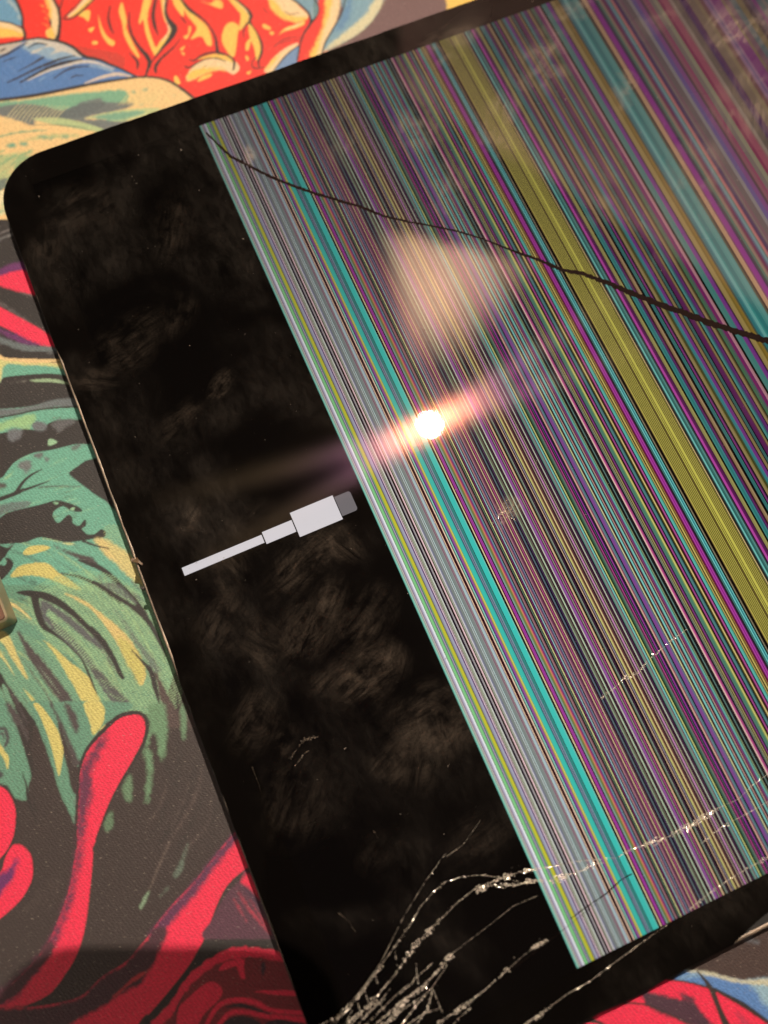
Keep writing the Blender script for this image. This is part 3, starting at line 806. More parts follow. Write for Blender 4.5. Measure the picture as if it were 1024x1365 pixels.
# ---- crimson band from lower left
BAND = [(330, 1100), (304, 1120), (288, 1139), (260, 1174), (231.6, 1204), (208, 1232.5), (200, 1245), (183.6, 1264.5), (168, 1282), (136.7, 1301.6), (109.4, 1327), (78, 1336.8), (39, 1342.6), (-60, 1350), (-60, 1480), (120, 1480), (184.7, 1365),
        (201, 1349.7), (227, 1319), (252.7, 1286), (271.4, 1253.6), (285.5, 1216), (297, 1190), (311, 1171.6), (336, 1152), (360, 1130)]
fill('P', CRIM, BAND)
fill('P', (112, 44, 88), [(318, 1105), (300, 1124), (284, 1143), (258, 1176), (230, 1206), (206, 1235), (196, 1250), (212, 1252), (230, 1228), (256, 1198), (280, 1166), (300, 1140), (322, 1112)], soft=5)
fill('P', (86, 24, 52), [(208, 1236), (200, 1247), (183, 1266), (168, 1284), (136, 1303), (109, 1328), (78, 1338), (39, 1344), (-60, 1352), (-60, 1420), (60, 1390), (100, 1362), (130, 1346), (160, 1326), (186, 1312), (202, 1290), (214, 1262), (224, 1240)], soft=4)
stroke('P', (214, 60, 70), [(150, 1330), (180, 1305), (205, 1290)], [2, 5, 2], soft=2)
# ---- mauve triangle and rose at the bottom
fill('B6', (104, 56, 76), [(600, 225), (650, 180), (820, 570), (400, 566), (440, 450), (505, 330), (560, 260)], soft=1)
fill('B6', CRIM, [(600, 240), (652, 186), (720, 350), (690, 320), (640, 268)], soft=3)
for pts in ([(575, 270), (640, 380), (770, 530)], [(600, 300), (680, 430), (780, 545)], [(650, 330), (720, 440), (780, 510)], [(560, 330), (600, 400), (640, 470)]):
    stroke('B6', (196, 62, 86), pts, [3, 12, 5], soft=2)
stroke('B6', (82, 40, 72), [(600, 250), (680, 330), (760, 420)], 26, soft=4)
fill('B6', CHAR, [(395, 562), (880, 562), (900, 690), (700, 620), (560, 625), (460, 665), (330, 750), (250, 860), (60, 1060), (20, 1060), (200, 852), (310, 712)], sm=False)
fill('B6', (150, 28, 50), [(880, 660), (700, 612), (560, 618), (460, 658), (330, 748), (250, 852), (180, 962), (60, 1080), (60, 1300), (1200, 1300), (1000, 900)], sm=False)
stroke('B6', CRIM, [(110, 1060), (220, 940), (310, 800), (450, 685), (580, 640), (700, 640), (860, 668)], [60, 50, 46, 50, 62, 56, 50], soft=1, wob=.3)
fill('B6', CRIM, [(560, 660), (625, 680), (620, 720), (628, 792), (606, 790), (578, 720)], sm=False)
fill('B6', CRIM, [(478, 742), (520, 690), (610, 690), (560, 720)])
fill('B6', CRIM, [(238, 975), (300, 900), (400, 815), (458, 810), (496, 850), (480, 902), (400, 982), (330, 1080), (240, 1080)])
stroke('B6', (120, 20, 44), [(290, 860), (240, 960), (230, 1050)], 16)
stroke('B6', CRIM, [(400, 1060), (470, 948), (560, 910), (680, 922), (780, 968), (990, 985)], [20, 28, 30, 34, 26, 30])
stroke('B6', CRIM, [(470, 1060), (540, 985), (640, 978), (760, 1002), (1000, 1025)], [22, 30, 28, 34, 30])
stroke('B6', (62, 22, 50), [(520, 950), (600, 938), (680, 962), (780, 992)], [4, 22, 20, 4])
fill('B6', (62, 22, 50), [(495, 1060), (560, 1006), (660, 1010), (715, 1060)])
fill('B6', (62, 22, 50), [(740, 1060), (800, 1018), (940, 1040), (960, 1070)])
fill('B6', CRIM, [(680, 860), (800, 853), (930, 860), (950, 885), (800, 880)])
fill('B6', (78, 24, 56), [(718, 695), (742, 700), (738, 745), (724, 775)], soft=1)
# greenish flecks
stroke('B6', (150, 172, 140), [(82, 285), (60, 330), (30, 388)], [8, 20, 20], soft=2)
stroke('B6', (112, 124, 108), [(300, 10), (268, 130), (226, 215)], [8, 26, 36], soft=3)
stroke('B6', (100, 108, 94), [(200, 260), (170, 290), (140, 330)], 18, soft=3)
stroke('B6', (108, 88, 80), [(195, 20), (130, 160), (80, 290)], [10, 16, 8], soft=2)
# ---- B7 lower right corner
fill('B7', (86, 62, 56), [(540, 250), (1100, -80), (1200, 100), (1200, 300), (600, 300)], sm=False)
fill('B7', (108, 148, 198), [(520, 262), (600, 203), (700, 213), (800, 238), (900, 258), (1100, 250), (1100, 520), (900, 372), (760, 302), (640, 272)], sm=False)
fill('B7', (168, 194, 204), [(900, 265), (1100, 255), (1100, 420), (1000, 380), (960, 310)], soft=5)
fill('B7', (218, 208, 178), [(585, 208), (660, 205), (720, 214), (820, 242), (920, 258), (1100, 248), (1100, 285), (920, 280), (820, 262), (740, 240), (640, 225)], soft=2)
stroke('B7', (150, 180, 205), [(560, 255), (640, 232), (700, 240)], 26, soft=3)
fill('B7', CRIM, [(20, 520), (150, 430), (260, 385), (380, 330), (500, 252), (620, 274), (740, 310), (880, 390), (1060, 510), (1060, 640), (20, 640)], sm=False)
fill('B7', (88, 44, 66), [(370, 325), (440, 328), (560, 358), (640, 368), (700, 450), (760, 520), (650, 500), (500, 442), (400, 392)], soft=3)
fill('B7', (110, 44, 70), [(560, 320), (640, 350), (640, 375), (590, 360)], soft=3)
stroke('B7', (200, 60, 90), [(860, 420), (900, 470), (930, 520)], 30, soft=5)
stroke('B7', (60, 40, 34), [(250, 378), (380, 383), (500, 428), (640, 495)], [12, 9, 8, 7])
stroke('B7', (60, 40, 34), [(480, 250), (620, 271), (740, 308), (900, 398), (1060, 505)], [8, 9, 8, 9, 9])
fill('B7', (60, 42, 36), [(652, 205), (720, 270), (752, 320), (782, 400), (835, 510), (800, 510), (752, 392), (714, 300)])
stroke('B7', (60, 42, 36), [(70, 480), (110, 465), (180, 490)], 24)
stroke('B7', (120, 120, 124), [(880, 30), (930, 50), (980, 70)], 24, soft=4)

k3 = CAN.copy()
for dx, dy in ((1, 0), (-1, 0), (0, 1), (0, -1)):
    k3 += np.roll(CAN, (dy, dx), (0, 1))
CAN = k3 / 5.0
del k3

# --- mat mesh: fine where the picture sees it
MATX, MATY = (-0.4352, 0.4352), (-0.2048, 0.3072)
BL = 0.0064
nxb, nyb = int(round((MATX[1] - MATX[0]) / BL)), int(round((MATY[1] - MATY[0]) / BL))


def world_px(X, Y, z=0.0):
    P = np.stack([X, Y, np.full_like(X, z - CAM_POS.z)], -1) @ RNP      # R^T applied
    dz = np.maximum(-P[..., 2], 1e-4)
    return 512 + P[..., 0] / dz * F_PX, 682.5 - P[..., 1] / dz * F_PX


cu, su = math.cos(YAW), math.sin(YAW)


def world_uv(X, Y):
    x, y = X / MM - TAB_ORIGIN.x / MM, Y / MM - TAB_ORIGIN.y / MM
    return cu * x + su * y, su * x - cu * y


V, FQ, base = [], [], 0
for j in range(nyb):
    for i in range(nxb):
        x0, y0 = MATX[0] + i * BL, MATY[0] + j * BL
        cx = np.array([x0, x0 + BL, x0, x0 + BL, x0 + BL / 2])
        cy = np.array([y0, y0, y0 + BL, y0 + BL, y0 + BL / 2])
        px, py = world_px(cx, cy)
        u, v = world_uv(cx, cy)
        under = (u > 3).all() and (u < 244).all() and (v > 3).all() and (v < 175).all()
        if under:
            n = 1
        elif (px > -45).any() and (px < 1069).any() and (py > -45).any() and (py < 1410).any():
            n = 32
        elif (px > OX).all() and (px < OX + CW).all() and (py > OY).all() and (py < OY + CH).all():
            n = 8
        else:
            n = 1
        g = np.linspace(0, BL, n + 1)
        gx, gy = np.meshgrid(x0 + g, y0 + g)
        V.append(np.stack([gx.ravel(), gy.ravel()], 1))
        k = np.arange(n * (n + 1)).reshape(n, n + 1)[:, :-1].ravel() + base
        FQ.append(np.stack([k, k + 1, k + n + 2, k + n + 1], 1))
        base += (n + 1) ** 2
V = np.concatenate(V)
FQ = np.concatenate(FQ)
px, py = world_px(V[:, 0], V[:, 1])
ix = np.clip((px - OX) * S - .5, 0, CANW - 2)
iy = np.clip((py - OY) * S - .5, 0, CANH - 2)
x0 = ix.astype(int)
y0 = iy.astype(int)
fx = (ix - x0)[:, None]
fy = (iy - y0)[:, None]
VC = CAN[y0, x0] * (1 - fx) * (1 - fy) + CAN[y0, x0 + 1] * fx * (1 - fy) + CAN[y0 + 1, x0] * (1 - fx) * fy + CAN[y0 + 1, x0 + 1] * fx * fy
outside = (px < OX + 5) | (px > OX + CW - 5) | (py < OY + 5) | (py > OY + CH - 5)
VC[outside] = lin(CHAR)
VC = np.clip(VC ** 1.2 / np.array([1.0, 0.90, 0.80]) * 0.66, 0.004, 0.86)
me = bpy.data.meshes.new('printed_cloth')
me.vertices.add(len(V))
me.vertices.foreach_set('co', np.column_stack([V, np.zeros(len(V))]).astype(np.float32).ravel())
me.loops.add(len(FQ) * 4)
me.loops.foreach_set('vertex_index', FQ.astype(np.int32).ravel())
me.polygons.add(len(FQ))
me.polygons.foreach_set('loop_start', np.arange(len(FQ), dtype=np.int32) * 4)
me.update(calc_edges=True)
at = me.color_attributes.new('print', 'FLOAT_COLOR', 'POINT')
at.data.foreach_set('color', np.column_stack([VC, np.ones(len(VC))]).astype(np.float32).ravel())
del CAN

m, nt, out = new_mat('printed_fabric')
b = N(nt, 'ShaderNodeBsdfPrincipled')
b.inputs['Roughness'].default_value = 0.60
b.inputs['Specular IOR Level'].default_value = 0.58
a = N(nt, 'ShaderNodeAttribute', attribute_name='print')
tc = N(nt, 'ShaderNodeTexCoord')
mp = N(nt, 'ShaderNodeMapping')
mp.inputs['Rotation'].default_value = (0, 0, math.radians(-58))
mp.inputs['Scale'].default_value = (0.42, 1.35, 1)
L(nt, tc.outputs['Object'], mp.inputs['Vector'])
nz = N(nt, 'ShaderNodeTexNoise')
nz.inputs['Scale'].default_value = 3800
nz.inputs['Detail'].default_value = 2
L(nt, mp.outputs['Vector'], nz.inputs['Vector'])
wv1 = N(nt, 'ShaderNodeTexWave', wave_type='BANDS', bands_direction='DIAGONAL')
wv1.inputs['Scale'].default_value = 850
wv1.inputs['Distortion'].default_value = 4.5
wv1.inputs['Detail'].default_value = 1
wv1.inputs['Detail Scale'].default_value = 2
L(nt, tc.outputs['Object'], wv1.inputs['Vector'])
ad = N(nt, 'ShaderNodeMath', op='MULTIPLY_ADD')
ad.inputs[1].default_value = 0.16
L(nt, wv1.outputs['Fac'], ad.inputs[0])
L(nt, nz.outputs['Fac'], ad.inputs[2])
bp = N(nt, 'ShaderNodeBump')
bp.inputs['Strength'].default_value = 0.7
bp.inputs['Distance'].default_value = 0.00010
L(nt, ad.outputs[0], bp.inputs['Height'])
L(nt, bp.outputs['Normal'], b.inputs['Normal'])
mr = N(nt, 'ShaderNodeMapRange')
mr.inputs['From Min'].default_value = 0.35
mr.inputs['From Max'].default_value = 0.80
mr.inputs['To Min'].default_value = 0.72
mr.inputs['To Max'].default_value = 1.22
L(nt, ad.outputs[0], mr.inputs['Value'])
mx = N(nt, 'ShaderNodeVectorMath', op='SCALE')
L(nt, a.outputs['Color'], mx.inputs[0])
L(nt, mr.outputs['Result'], mx.inputs['Scale'])
# sparse pale fibres and sparkle, glints mixed into the base colour
nf = N(nt, 'ShaderNodeTexNoise')
nf.inputs['Scale'].default_value = 3400
nf.inputs['Detail'].default_value = 1
L(nt, mp.outputs['Vector'], nf.inputs['Vector'])
mf = N(nt, 'ShaderNodeMapRange')
mf.inputs['From Min'].default_value = 0.66
mf.inputs['From Max'].default_value = 0.82
mf.inputs['To Max'].default_value = 0.32
L(nt, nf.outputs['Fac'], mf.inputs['Value'])
mxc = N(nt, 'ShaderNodeMix', data_type='RGBA')
mxc.inputs[7].default_value = (0.55, 0.46, 0.40, 1)
L(nt, mf.outputs['Result'], mxc.inputs[0])
L(nt, mx.outputs[0], mxc.inputs[6])
L(nt, mxc.outputs[2], b.inputs['Base Color'])
L(nt, b.outputs[0], out.inputs['Surface'])
me.materials.append(m)
mat_root = tag(empty('desk_mat'), 'large cloth desk mat printed with red, green and crimson swirls under the tablet', 'desk mat')
cloth = bpy.data.objects.new('printed_cloth', me)
COL.objects.link(cloth)
cloth.parent = mat_root
v_, f_ = loft([[(x, y, z) for x, y in rrect(MATX[0] + i, MATY[0] + i, MATX[1] - i, MATY[1] - i, .012)] for i, z in ((.0006, -.003), (0, -.0026), (0, -.0006), (.0006, -.0001))])
mesh_obj('rubber_backing', v_, f_, principled('rubber_black', (0.012, 0.012, 0.012), 0.8, bump=.3, scale=2000), mat_root)

# ------------------------------------------------------------------ tablet
TW, TH, TR = 247.6, 178.5, 10.5
LU0, LU1, LV0, LV1 = 6.55, 241.0, 6.53, 171.67
tablet = tag(empty('tablet', TAB_M), 'black tablet with shattered glass and striped broken screen lying on the printed mat', 'tablet')


def tv(u, v, z):                     # tablet mm -> local metres (z in mm above the mat)
    return (u * MM, -v * MM, z * MM)


def glass_material(name, base, streak=True):
    """dark glass front: base layer + clear coat reflection + greasy film.  base: 'black', 'stripes' or an emission colour"""
    m, nt, out = new_mat(name)
    tc = N(nt, 'ShaderNodeTexCoord')
    if base == 'black':
        b0 = N(nt, 'ShaderNodeBsdfDiffuse')
        b0.inputs[0].default_value = (0.0016, 0.0012, 0.0011, 1)
        bs = b0.outputs[0]
    else:
        b0 = N(nt, 'ShaderNodeEmission')
        a = N(nt, 'ShaderNodeAttribute', attribute_name='pixels')
        geo = N(nt, 'ShaderNodeNewGeometry')
        dt = N(nt, 'ShaderNodeVectorMath', op='DOT_PRODUCT')       # liquid crystal loses light off axis
        L(nt, geo.outputs['Normal'], dt.inputs[0])
        L(nt, geo.outputs['Incoming'], dt.inputs[1])
        dv = N(nt, 'ShaderNodeMath', op='DIVIDE', use_clamp=True)
        dv.inputs[1].default_value = 0.975
        L(nt, dt.outputs['Value'], dv.inputs[0])
        cr = N(nt, 'ShaderNodeMath', op='POWER')
        cr.inputs[1].default_value = 4.5
        L(nt, dv.outputs[0], cr.inputs[0])
        sc = N(nt, 'ShaderNodeVectorMath', op='SCALE')
        L(nt, a.outputs['Color'], sc.inputs[0])
        L(nt, cr.outputs[0], sc.inputs['Scale'])
        iv = N(nt, 'ShaderNodeMath', op='SUBTRACT')
        iv.inputs[0].default_value = 1
        L(nt, cr.outputs[0], iv.inputs[1])
        ml = N(nt, 'ShaderNodeMath', op='MULTIPLY')
        L(nt, iv.outputs[0], ml.inputs[0])
        L(nt, a.outputs['Alpha'], ml.inputs[1])
        g2 = N(nt, 'ShaderNodeVectorMath', op='SCALE')
        g2.inputs[0].default_value = (0.026, 0.015, 0.022)
        L(nt, ml.outputs[0], g2.inputs['Scale'])
        av = N(nt, 'ShaderNodeVectorMath', op='ADD')
        L(nt, sc.outputs[0], av.inputs[0])
        L(nt, g2.outputs[0], av.inputs[1])
        L(nt, av.outputs[0], b0.inputs['Color'])
        bs = b0.outputs[0]
    # greasy film mask
    n1 = N(nt, 'ShaderNodeTexNoise')
    n1.inputs['Scale'].default_value = 38
    n1.inputs['Detail'].default_value = 3
    n1.inputs['Distortion'].default_value = 0.6
    L(nt, tc.outputs['Object'], n1.inputs['Vector'])
    r1 = N(nt, 'ShaderNodeMapRange', interpolation_type='SMOOTHSTEP')
    r1.inputs['From Min'].default_value = 0.43
    r1.inputs['From Max'].default_value = 0.68
    L(nt, n1.outputs['Fac'], r1.inputs['Value'])
    n2 = N(nt, 'ShaderNodeTexNoise')
    n2.inputs['Scale'].default_value = 170
    n2.inputs['Detail'].default_value = 5
    n2.inputs['Roughness'].default_value = 0.65
    mp2 = N(nt, 'ShaderNodeMapping')
    mp2.inputs['Rotation'].default_value = (0, 0, 0.9)
    mp2.inputs['Scale'].default_value = (1, .45, 1)
    L(nt, tc.outputs['Object'], mp2.inputs['Vector'])
    L(nt, mp2.outputs['Vector'], n2.inputs['Vector'])
    r2 = N(nt, 'ShaderNodeMapRange')
    r2.inputs['From Min'].default_value = 0.35
    r2.inputs['From Max'].default_value = 0.75
    L(nt, n2.outputs['Fac'], r2.inputs['Value'])
    n3 = N(nt, 'ShaderNodeTexNoise')
    n3.inputs['Scale'].default_value = 1500
    n3.inputs['Detail'].default_value = 2
    L(nt, mp2.outputs['Vector'], n3.inputs['Vector'])
    ma = N(nt, 'ShaderNodeMath', op='MULTIPLY')
    L(nt, r1.outputs['Result'], ma.inputs[0])
    L(nt, r2.outputs['Result'], ma.inputs[1])
    mb_ = N(nt, 'ShaderNodeMath', op='MULTIPLY')
    L(nt, ma.outputs[0], mb_.inputs[0])
    L(nt, n3.outputs['Fac'], mb_.inputs[1])
    film_d = N(nt, 'ShaderNodeBsdfDiffuse')
    film_d.inputs[0].default_value = (0.30, 0.25, 0.21, 1)
    film = N(nt, 'ShaderNodeMixShader')
    fw = N(nt, 'ShaderNodeMath', op='MULTIPLY_ADD')
    fw.inputs[1].default_value = 0.10
    fw.inputs[2].default_value = 0.0022
    L(nt, mb_.outputs[0], fw.inputs[0])
    L(nt, fw.outputs[0], film.inputs[0])
    L(nt, bs, film.inputs[1])
    L(nt, film_d.outputs[0], film.inputs[2])
    # mirror coat
    fr = N(nt, 'ShaderNodeFresnel')
    fr.inputs['IOR'].default_value = 1.5
    gl = N(nt, 'ShaderNodeBsdfAnisotropic', distribution='BECKMANN')
    gl.inputs['Roughness'].default_value = 0.046
    coat = N(nt, 'ShaderNodeMixShader')
    L(nt, fr.outputs[0], coat.inputs[0])
    L(nt, film.outputs[0], coat.inputs[1])
    L(nt, gl.outputs[0], coat.inputs[2])
    cur = coat.outputs[0]
    # soft halo of the film round mirrored lights, and the long coloured flare of the pixel grating
    vt = N(nt, 'ShaderNodeVectorTransform', vector_type='VECTOR', convert_from='OBJECT', convert_to='WORLD')
    vt.inputs[0].default_value = (1, 0, 0)
    lobes = [((1.0, 0.66, 0.38), 0.00030, 0.16, 0.0, 0.0, 'GGX')]
    if streak:
        for sg in (-1, 1):
            lobes += [((1.0, 0.36, 0.02), 0.0010, 0.120, 0.517, .017 * sg, 'BECKMANN'), ((0.52, 0.12, 0.95), 0.00036, 0.140, 0.644, .019 * sg, 'BECKMANN'),
                      ((1.0, 0.74, 0.46), 0.00020, 0.170, 0.758, .021 * sg, 'BECKMANN')]
    for colr, wgt, ro, an, rot, dist in lobes:
        g = N(nt, 'ShaderNodeBsdfAnisotropic', distribution=dist)
        g.inputs['Color'].default_value = (*[c * wgt for c in colr], 1)
        g.inputs['Roughness'].default_value = ro
        g.inputs['Anisotropy'].default_value = -an
        g.inputs['Rotation'].default_value = rot
        L(nt, vt.outputs[0], g.inputs['Tangent'])
        ads = N(nt, 'ShaderNodeAddShader')
        L(nt, cur, ads.inputs[0])
        L(nt, g.outputs[0], ads.inputs[1])
        cur = ads.outputs[0]
    L(nt, cur, out.inputs['Surface'])
    return m


M_BEZEL = glass_material('black_glass', 'black', False)
M_LCD = glass_material('lcd_pixels', 'stripes', True)

# body
M_ALU = principled('aluminium', (0.25, 0.19, 0.145), 0.42, 0.35, var=1.2, scale=260, bump=.06)


def ring(o, z):
    return [tv(x, y, z) for x, y in rrect(-o, -o, TW + o, TH + o, TR + o, 12)]


v_, f_ = loft([ring(-3.2, 0.05), ring(-1.6, 0.5), ring(-.5, 1.4), ring(-.05, 2.6), ring(.12, 4.2), ring(.16, 5.4), ring(.16, 5.75), ring(.02, 5.86), ring(-.42, 5.86), ring(-.46, 5.80), ring(-2, 5.80)][::-1])
body = mesh_obj('aluminium_body', v_, f_, [M_ALU, principled('black_adhesive', (0.006, 0.005, 0.005), .8)], tablet, True)
for pg in body.data.polygons:
    if len(pg.vertices) > 4 and pg.center.z > .004 or (pg.center.z > 5.79 * MM and all(body.data.vertices[i].co.z < 5.87 * MM for i in pg.vertices) and min(body.data.vertices[i].co.z for i in pg.vertices) < 5.83 * MM and pg.normal.z > .5):
        pg.material_index = 1

# bezel: black glass ring, chipped at the lower long edge
outer = []
o_ = rrect(0.0, 0.0, TW, TH, TR, 14)           # counter-clockwise from (+,+) corner in u,v
chip = [px_uv(*p) for p in [(976.4, 1260), (985, 1251.5), (993.5, 1243.5), (1003, 1234), (1012, 1226), (1024, 1216.5)]] + [(78, 175.3), (86, 175.9), (91, 177.4), (94, TH)]
for k, (x, y) in enumerate(o_):
    outer.append((x, y))
    if k == 14:                                 # end of the (+u, +v) corner: next runs along v = TH towards u = 0
        n_edge = []
        x_ = TW - TR
        while x_ > 100:
            n_edge.append((x_, TH + random.uniform(-.05, .05)))
            x_ -= random.uniform(4, 9)
        outer += n_edge + chip[::-1]
        x_ = 58
        while x_ > 12:
            outer.append((x_, TH + random.uniform(-.08, .06)))
            x_ -= random.uniform(3, 8)
    if k == 44:                                 # along v = 0: small chips
        x_ = 14
        while x_ < TW - 14:
            outer.append((x_, random.choice([0, 0, .04, -.03, .14])))
            x_ += random.uniform(2, 6)
    if k == 29:                                 # along u = 0
        x_ = TH - 14
        while x_ > 14:
            outer.append(((.32 if 44 < x_ < 104 else 0) + random.choice([0, 0, .05, -.02, .10, .06]), x_))
            x_ -= random.uniform(2, 5)
inner = [(LU0, LV0), (LU0, LV1), (LU1, LV1), (LU1, LV0)]
zt, zb = 6.2, 5.9
pl = [[Vector((x, y, 0)) for x, y in outer], [Vector((x, y, 0)) for x, y in inner]]
tris = geometry.tessellate_polygon(pl)
pts = outer + inner
no = len(outer)
verts = [tv(x, y, zt) for x, y in pts] + [tv(x, y, zb) for x, y in pts]
faces = []
for t in tris:
    a_, b_, c_ = [Vector(verts[i]) for i in t]
    if (b_ - a_).cross(c_ - a_).z < 0:
        t = t[::-1]
    faces.append(tuple(t))
n_all = len(pts)
for k in range(no):
    k2 = (k + 1) % no
    faces.append((k2, k, n_all + k, n_all + k2))
mesh_obj('bezel', verts, faces, M_BEZEL, tablet)

# ---- screen pixels
STR = []                              # (u_start, linear rgb)
dimf = lambda c: min(c / .975, 1) ** 4.5


def add_row(x0, y, s, items, haze, upto, gain=1.0):
    for zx, c in items:
        x = x0 + zx / s
        if x >= upto:
            break
        u, _ = px_uv(x, y)
        d = px_dir(x, y)
        e = np.maximum(lin(c) - haze * np.array([1, .75, .68]), 0.0008) / dimf(-d.z) * gain
        lum = e.mean()
        e = (e * .94 + lum * .06 * np.array([1.06, .95, 1.04])) * np.interp(u, [40, 54, 57, 62, 84, 92, 160], [.92, .98, .82, .72, .72, .88, .90])
        if u < 50.5:
            e = e ** 1.18
        STR.append((u, e * np.interp(lum, [0, .03, .1, .3, .6], [.12, .3, .62, .92, 1.0])))


R1 = [(62, (70, 150, 135)), (72, (140, 210, 190)), (95, (175, 215, 195)), (115, (150, 150, 140)), (125, (205, 200, 190)), (150, (150, 130, 140)), (165, (190, 180, 200)), (195, (225, 225, 235)), (215, (245, 250, 245)), (240, (90, 90, 90)), (250, (150, 215, 150)), (275, (150, 225, 150)),
      (300, (130, 190, 140)), (315, (120, 130, 130)), (330, (195, 180, 205)), (350, (120, 120, 140)), (370, (140, 190, 150)), (385, (165, 190, 100)), (400, (215, 210, 60)), (455, (190, 185, 60)), (462, (110, 110, 80)), (472, (150, 150, 160)), (490, (175, 175, 190)),
      (520, (190, 190, 205)), (540, (160, 130, 175)), (555, (75, 35, 95)), (572, (240, 215, 225)), (592, (120, 70, 80)), (605, (210, 200, 190)), (620, (90, 70, 60)), (632, (190, 200, 170)), (650, (150, 140, 130)), (665, (225, 230, 215)), (690, (100, 70, 100)),
      (702, (40, 20, 50)), (722, (70, 50, 70)), (735, (170, 160, 165)), (752, (200, 195, 190)), (765, (120, 80, 90)), (775, (40, 10, 20)), (800, (90, 50, 60)), (810, (250, 215, 215)), (838, (120, 110, 100)), (850, (90, 90, 60)), (862, (190, 195, 170)),
      (880, (140, 130, 130)), (890, (210, 205, 200)), (905, (235, 235, 235)), (915, (150, 150, 170)), (940, (135, 140, 150)), (960, (150, 155, 150)), (990, (140, 150, 145))]
add_row(630, 990, 14.629, R1, 0, 699.2)
R2 = [(135, (215, 225, 220)), (150, (110, 110, 115)), (160, (150, 155, 150)), (172, (200, 220, 215)), (190, (130, 140, 140)), (205, (150, 160, 155)), (225, (145, 155, 150)), (250, (165, 160, 160)), (270, (150, 120, 130)), (290, (175, 140, 150)), (310, (150, 130, 135)),
      (322, (185, 210, 205)), (345, (185, 200, 210)), (370, (170, 175, 180)), (385, (120, 90, 80)), (395, (250, 215, 180)), (412, (80, 10, 20)), (430, (110, 20, 60)), (450, (50, 5, 20)), (470, (255, 215, 185)), (492, (120, 120, 90)), (505, (60, 120, 100)),
      (520, (150, 215, 195)), (545, (70, 50, 90)), (560, (110, 70, 150)), (575, (165, 80, 165)), (605, (150, 110, 120)), (620, (190, 180, 70)), (640, (225, 215, 90)), (660, (120, 160, 110)), (672, (50, 200, 180)), (740, (45, 195, 180)), (765, (50, 120, 130)),
      (780, (90, 110, 130)), (795, (150, 160, 180)), (808, (90, 110, 130)), (815, (60, 110, 120)), (828, (140, 160, 180)), (848, (60, 140, 140)), (862, (45, 150, 140)), (890, (60, 160, 150)), (905, (30, 90, 90)), (920, (50, 205, 190))]
add_row(690, 990, 14.629, R2, 0, 760)
R3 = [(150, (130, 220, 200)), (165, (20, 25, 15)), (185, (35, 35, 20)), (200, (25, 20, 10)), (212, (250, 225, 170)), (235, (120, 20, 40)), (255, (110, 20, 60)), (265, (190, 60, 175)), (285, (165, 50, 160)), (305, (200, 70, 190)), (318, (30, 15, 35)), (345, (150, 180, 175)), (370, (130, 160, 120)),
      (385, (135, 150, 70)), (410, (160, 150, 80)), (425, (240, 150, 100)), (445, (215, 100, 110)), (462, (165, 50, 130)), (485, (120, 80, 150)), (500, (120, 160, 175)), (530, (40, 40, 40)), (548, (120, 90, 90)), (560, (190, 140, 140)), (580, (150, 95, 110)),
      (600, (70, 30, 50)), (612, (15, 10, 10)), (630, (120, 150, 130)), (645, (60, 80, 60)), (660, (20, 20, 10)), (668, (240, 235, 160)), (690, (90, 30, 30)), (702, (30, 5, 10)), (715, (150, 50, 120)), (735, (70, 40, 100)), (755, (170, 210, 215)),
      (778, (70, 70, 80)), (790, (40, 60, 50)), (802, (215, 160, 155)), (820, (150, 90, 130)), (845, (70, 60, 110)), (860, (150, 165, 190)), (878, (20, 20, 25)), (895, (40, 20, 30)), (905, (200, 140, 150)), (930, (150, 75, 115)), (960, (120, 50, 90)), (985, (20, 8, 12))]
add_row(750, 990, 14.629, R3, 0, 817.6)
R4 = [(105, (15, 5, 10)), (115, (245, 205, 160)), (138, (110, 40, 60)), (150, (15, 5, 10)), (160, (205, 80, 150)), (185, (120, 40, 80)), (195, (15, 5, 10)), (205, (235, 205, 165)), (228, (30, 10, 15)), (240, (130, 70, 100)), (260, (80, 40, 80)), (275, (20, 15, 30)),
      (295, (120, 140, 150)), (315, (90, 110, 120)), (328, (20, 15, 35)), (345, (10, 5, 20)), (355, (95, 55, 115)), (380, (20, 10, 20)), (392, (175, 195, 160)), (415, (120, 135, 100)), (440, (130, 100, 100)), (460, (50, 30, 30)), (475, (10, 5, 5)),
      (485, (215, 230, 195)), (510, (120, 150, 110)), (520, (20, 10, 15)), (535, (110, 50, 90)), (555, (20, 5, 10)), (568, (70, 35, 45)), (578, (235, 230, 215)), (598, (170, 130, 160)), (612, (150, 75, 165)), (630, (185, 90, 190)), (655, (130, 80, 120)),
      (670, (20, 10, 15)), (682, (190, 180, 160)), (700, (100, 80, 80)), (712, (30, 10, 20)), (722, (205, 80, 160)), (745, (120, 40, 90)), (755, (15, 5, 10)), (775, (245, 215, 160)), (800, (220, 170, 120)), (812, (60, 30, 20)), (830, (30, 10, 15)),
      (848, (120, 140, 120)), (872, (170, 185, 165)), (885, (60, 30, 40)), (900, (90, 45, 90)), (925, (40, 15, 35)), (940, (15, 5, 10))]
add_row(810, 990, 14.629, R4, 0, 875.2)
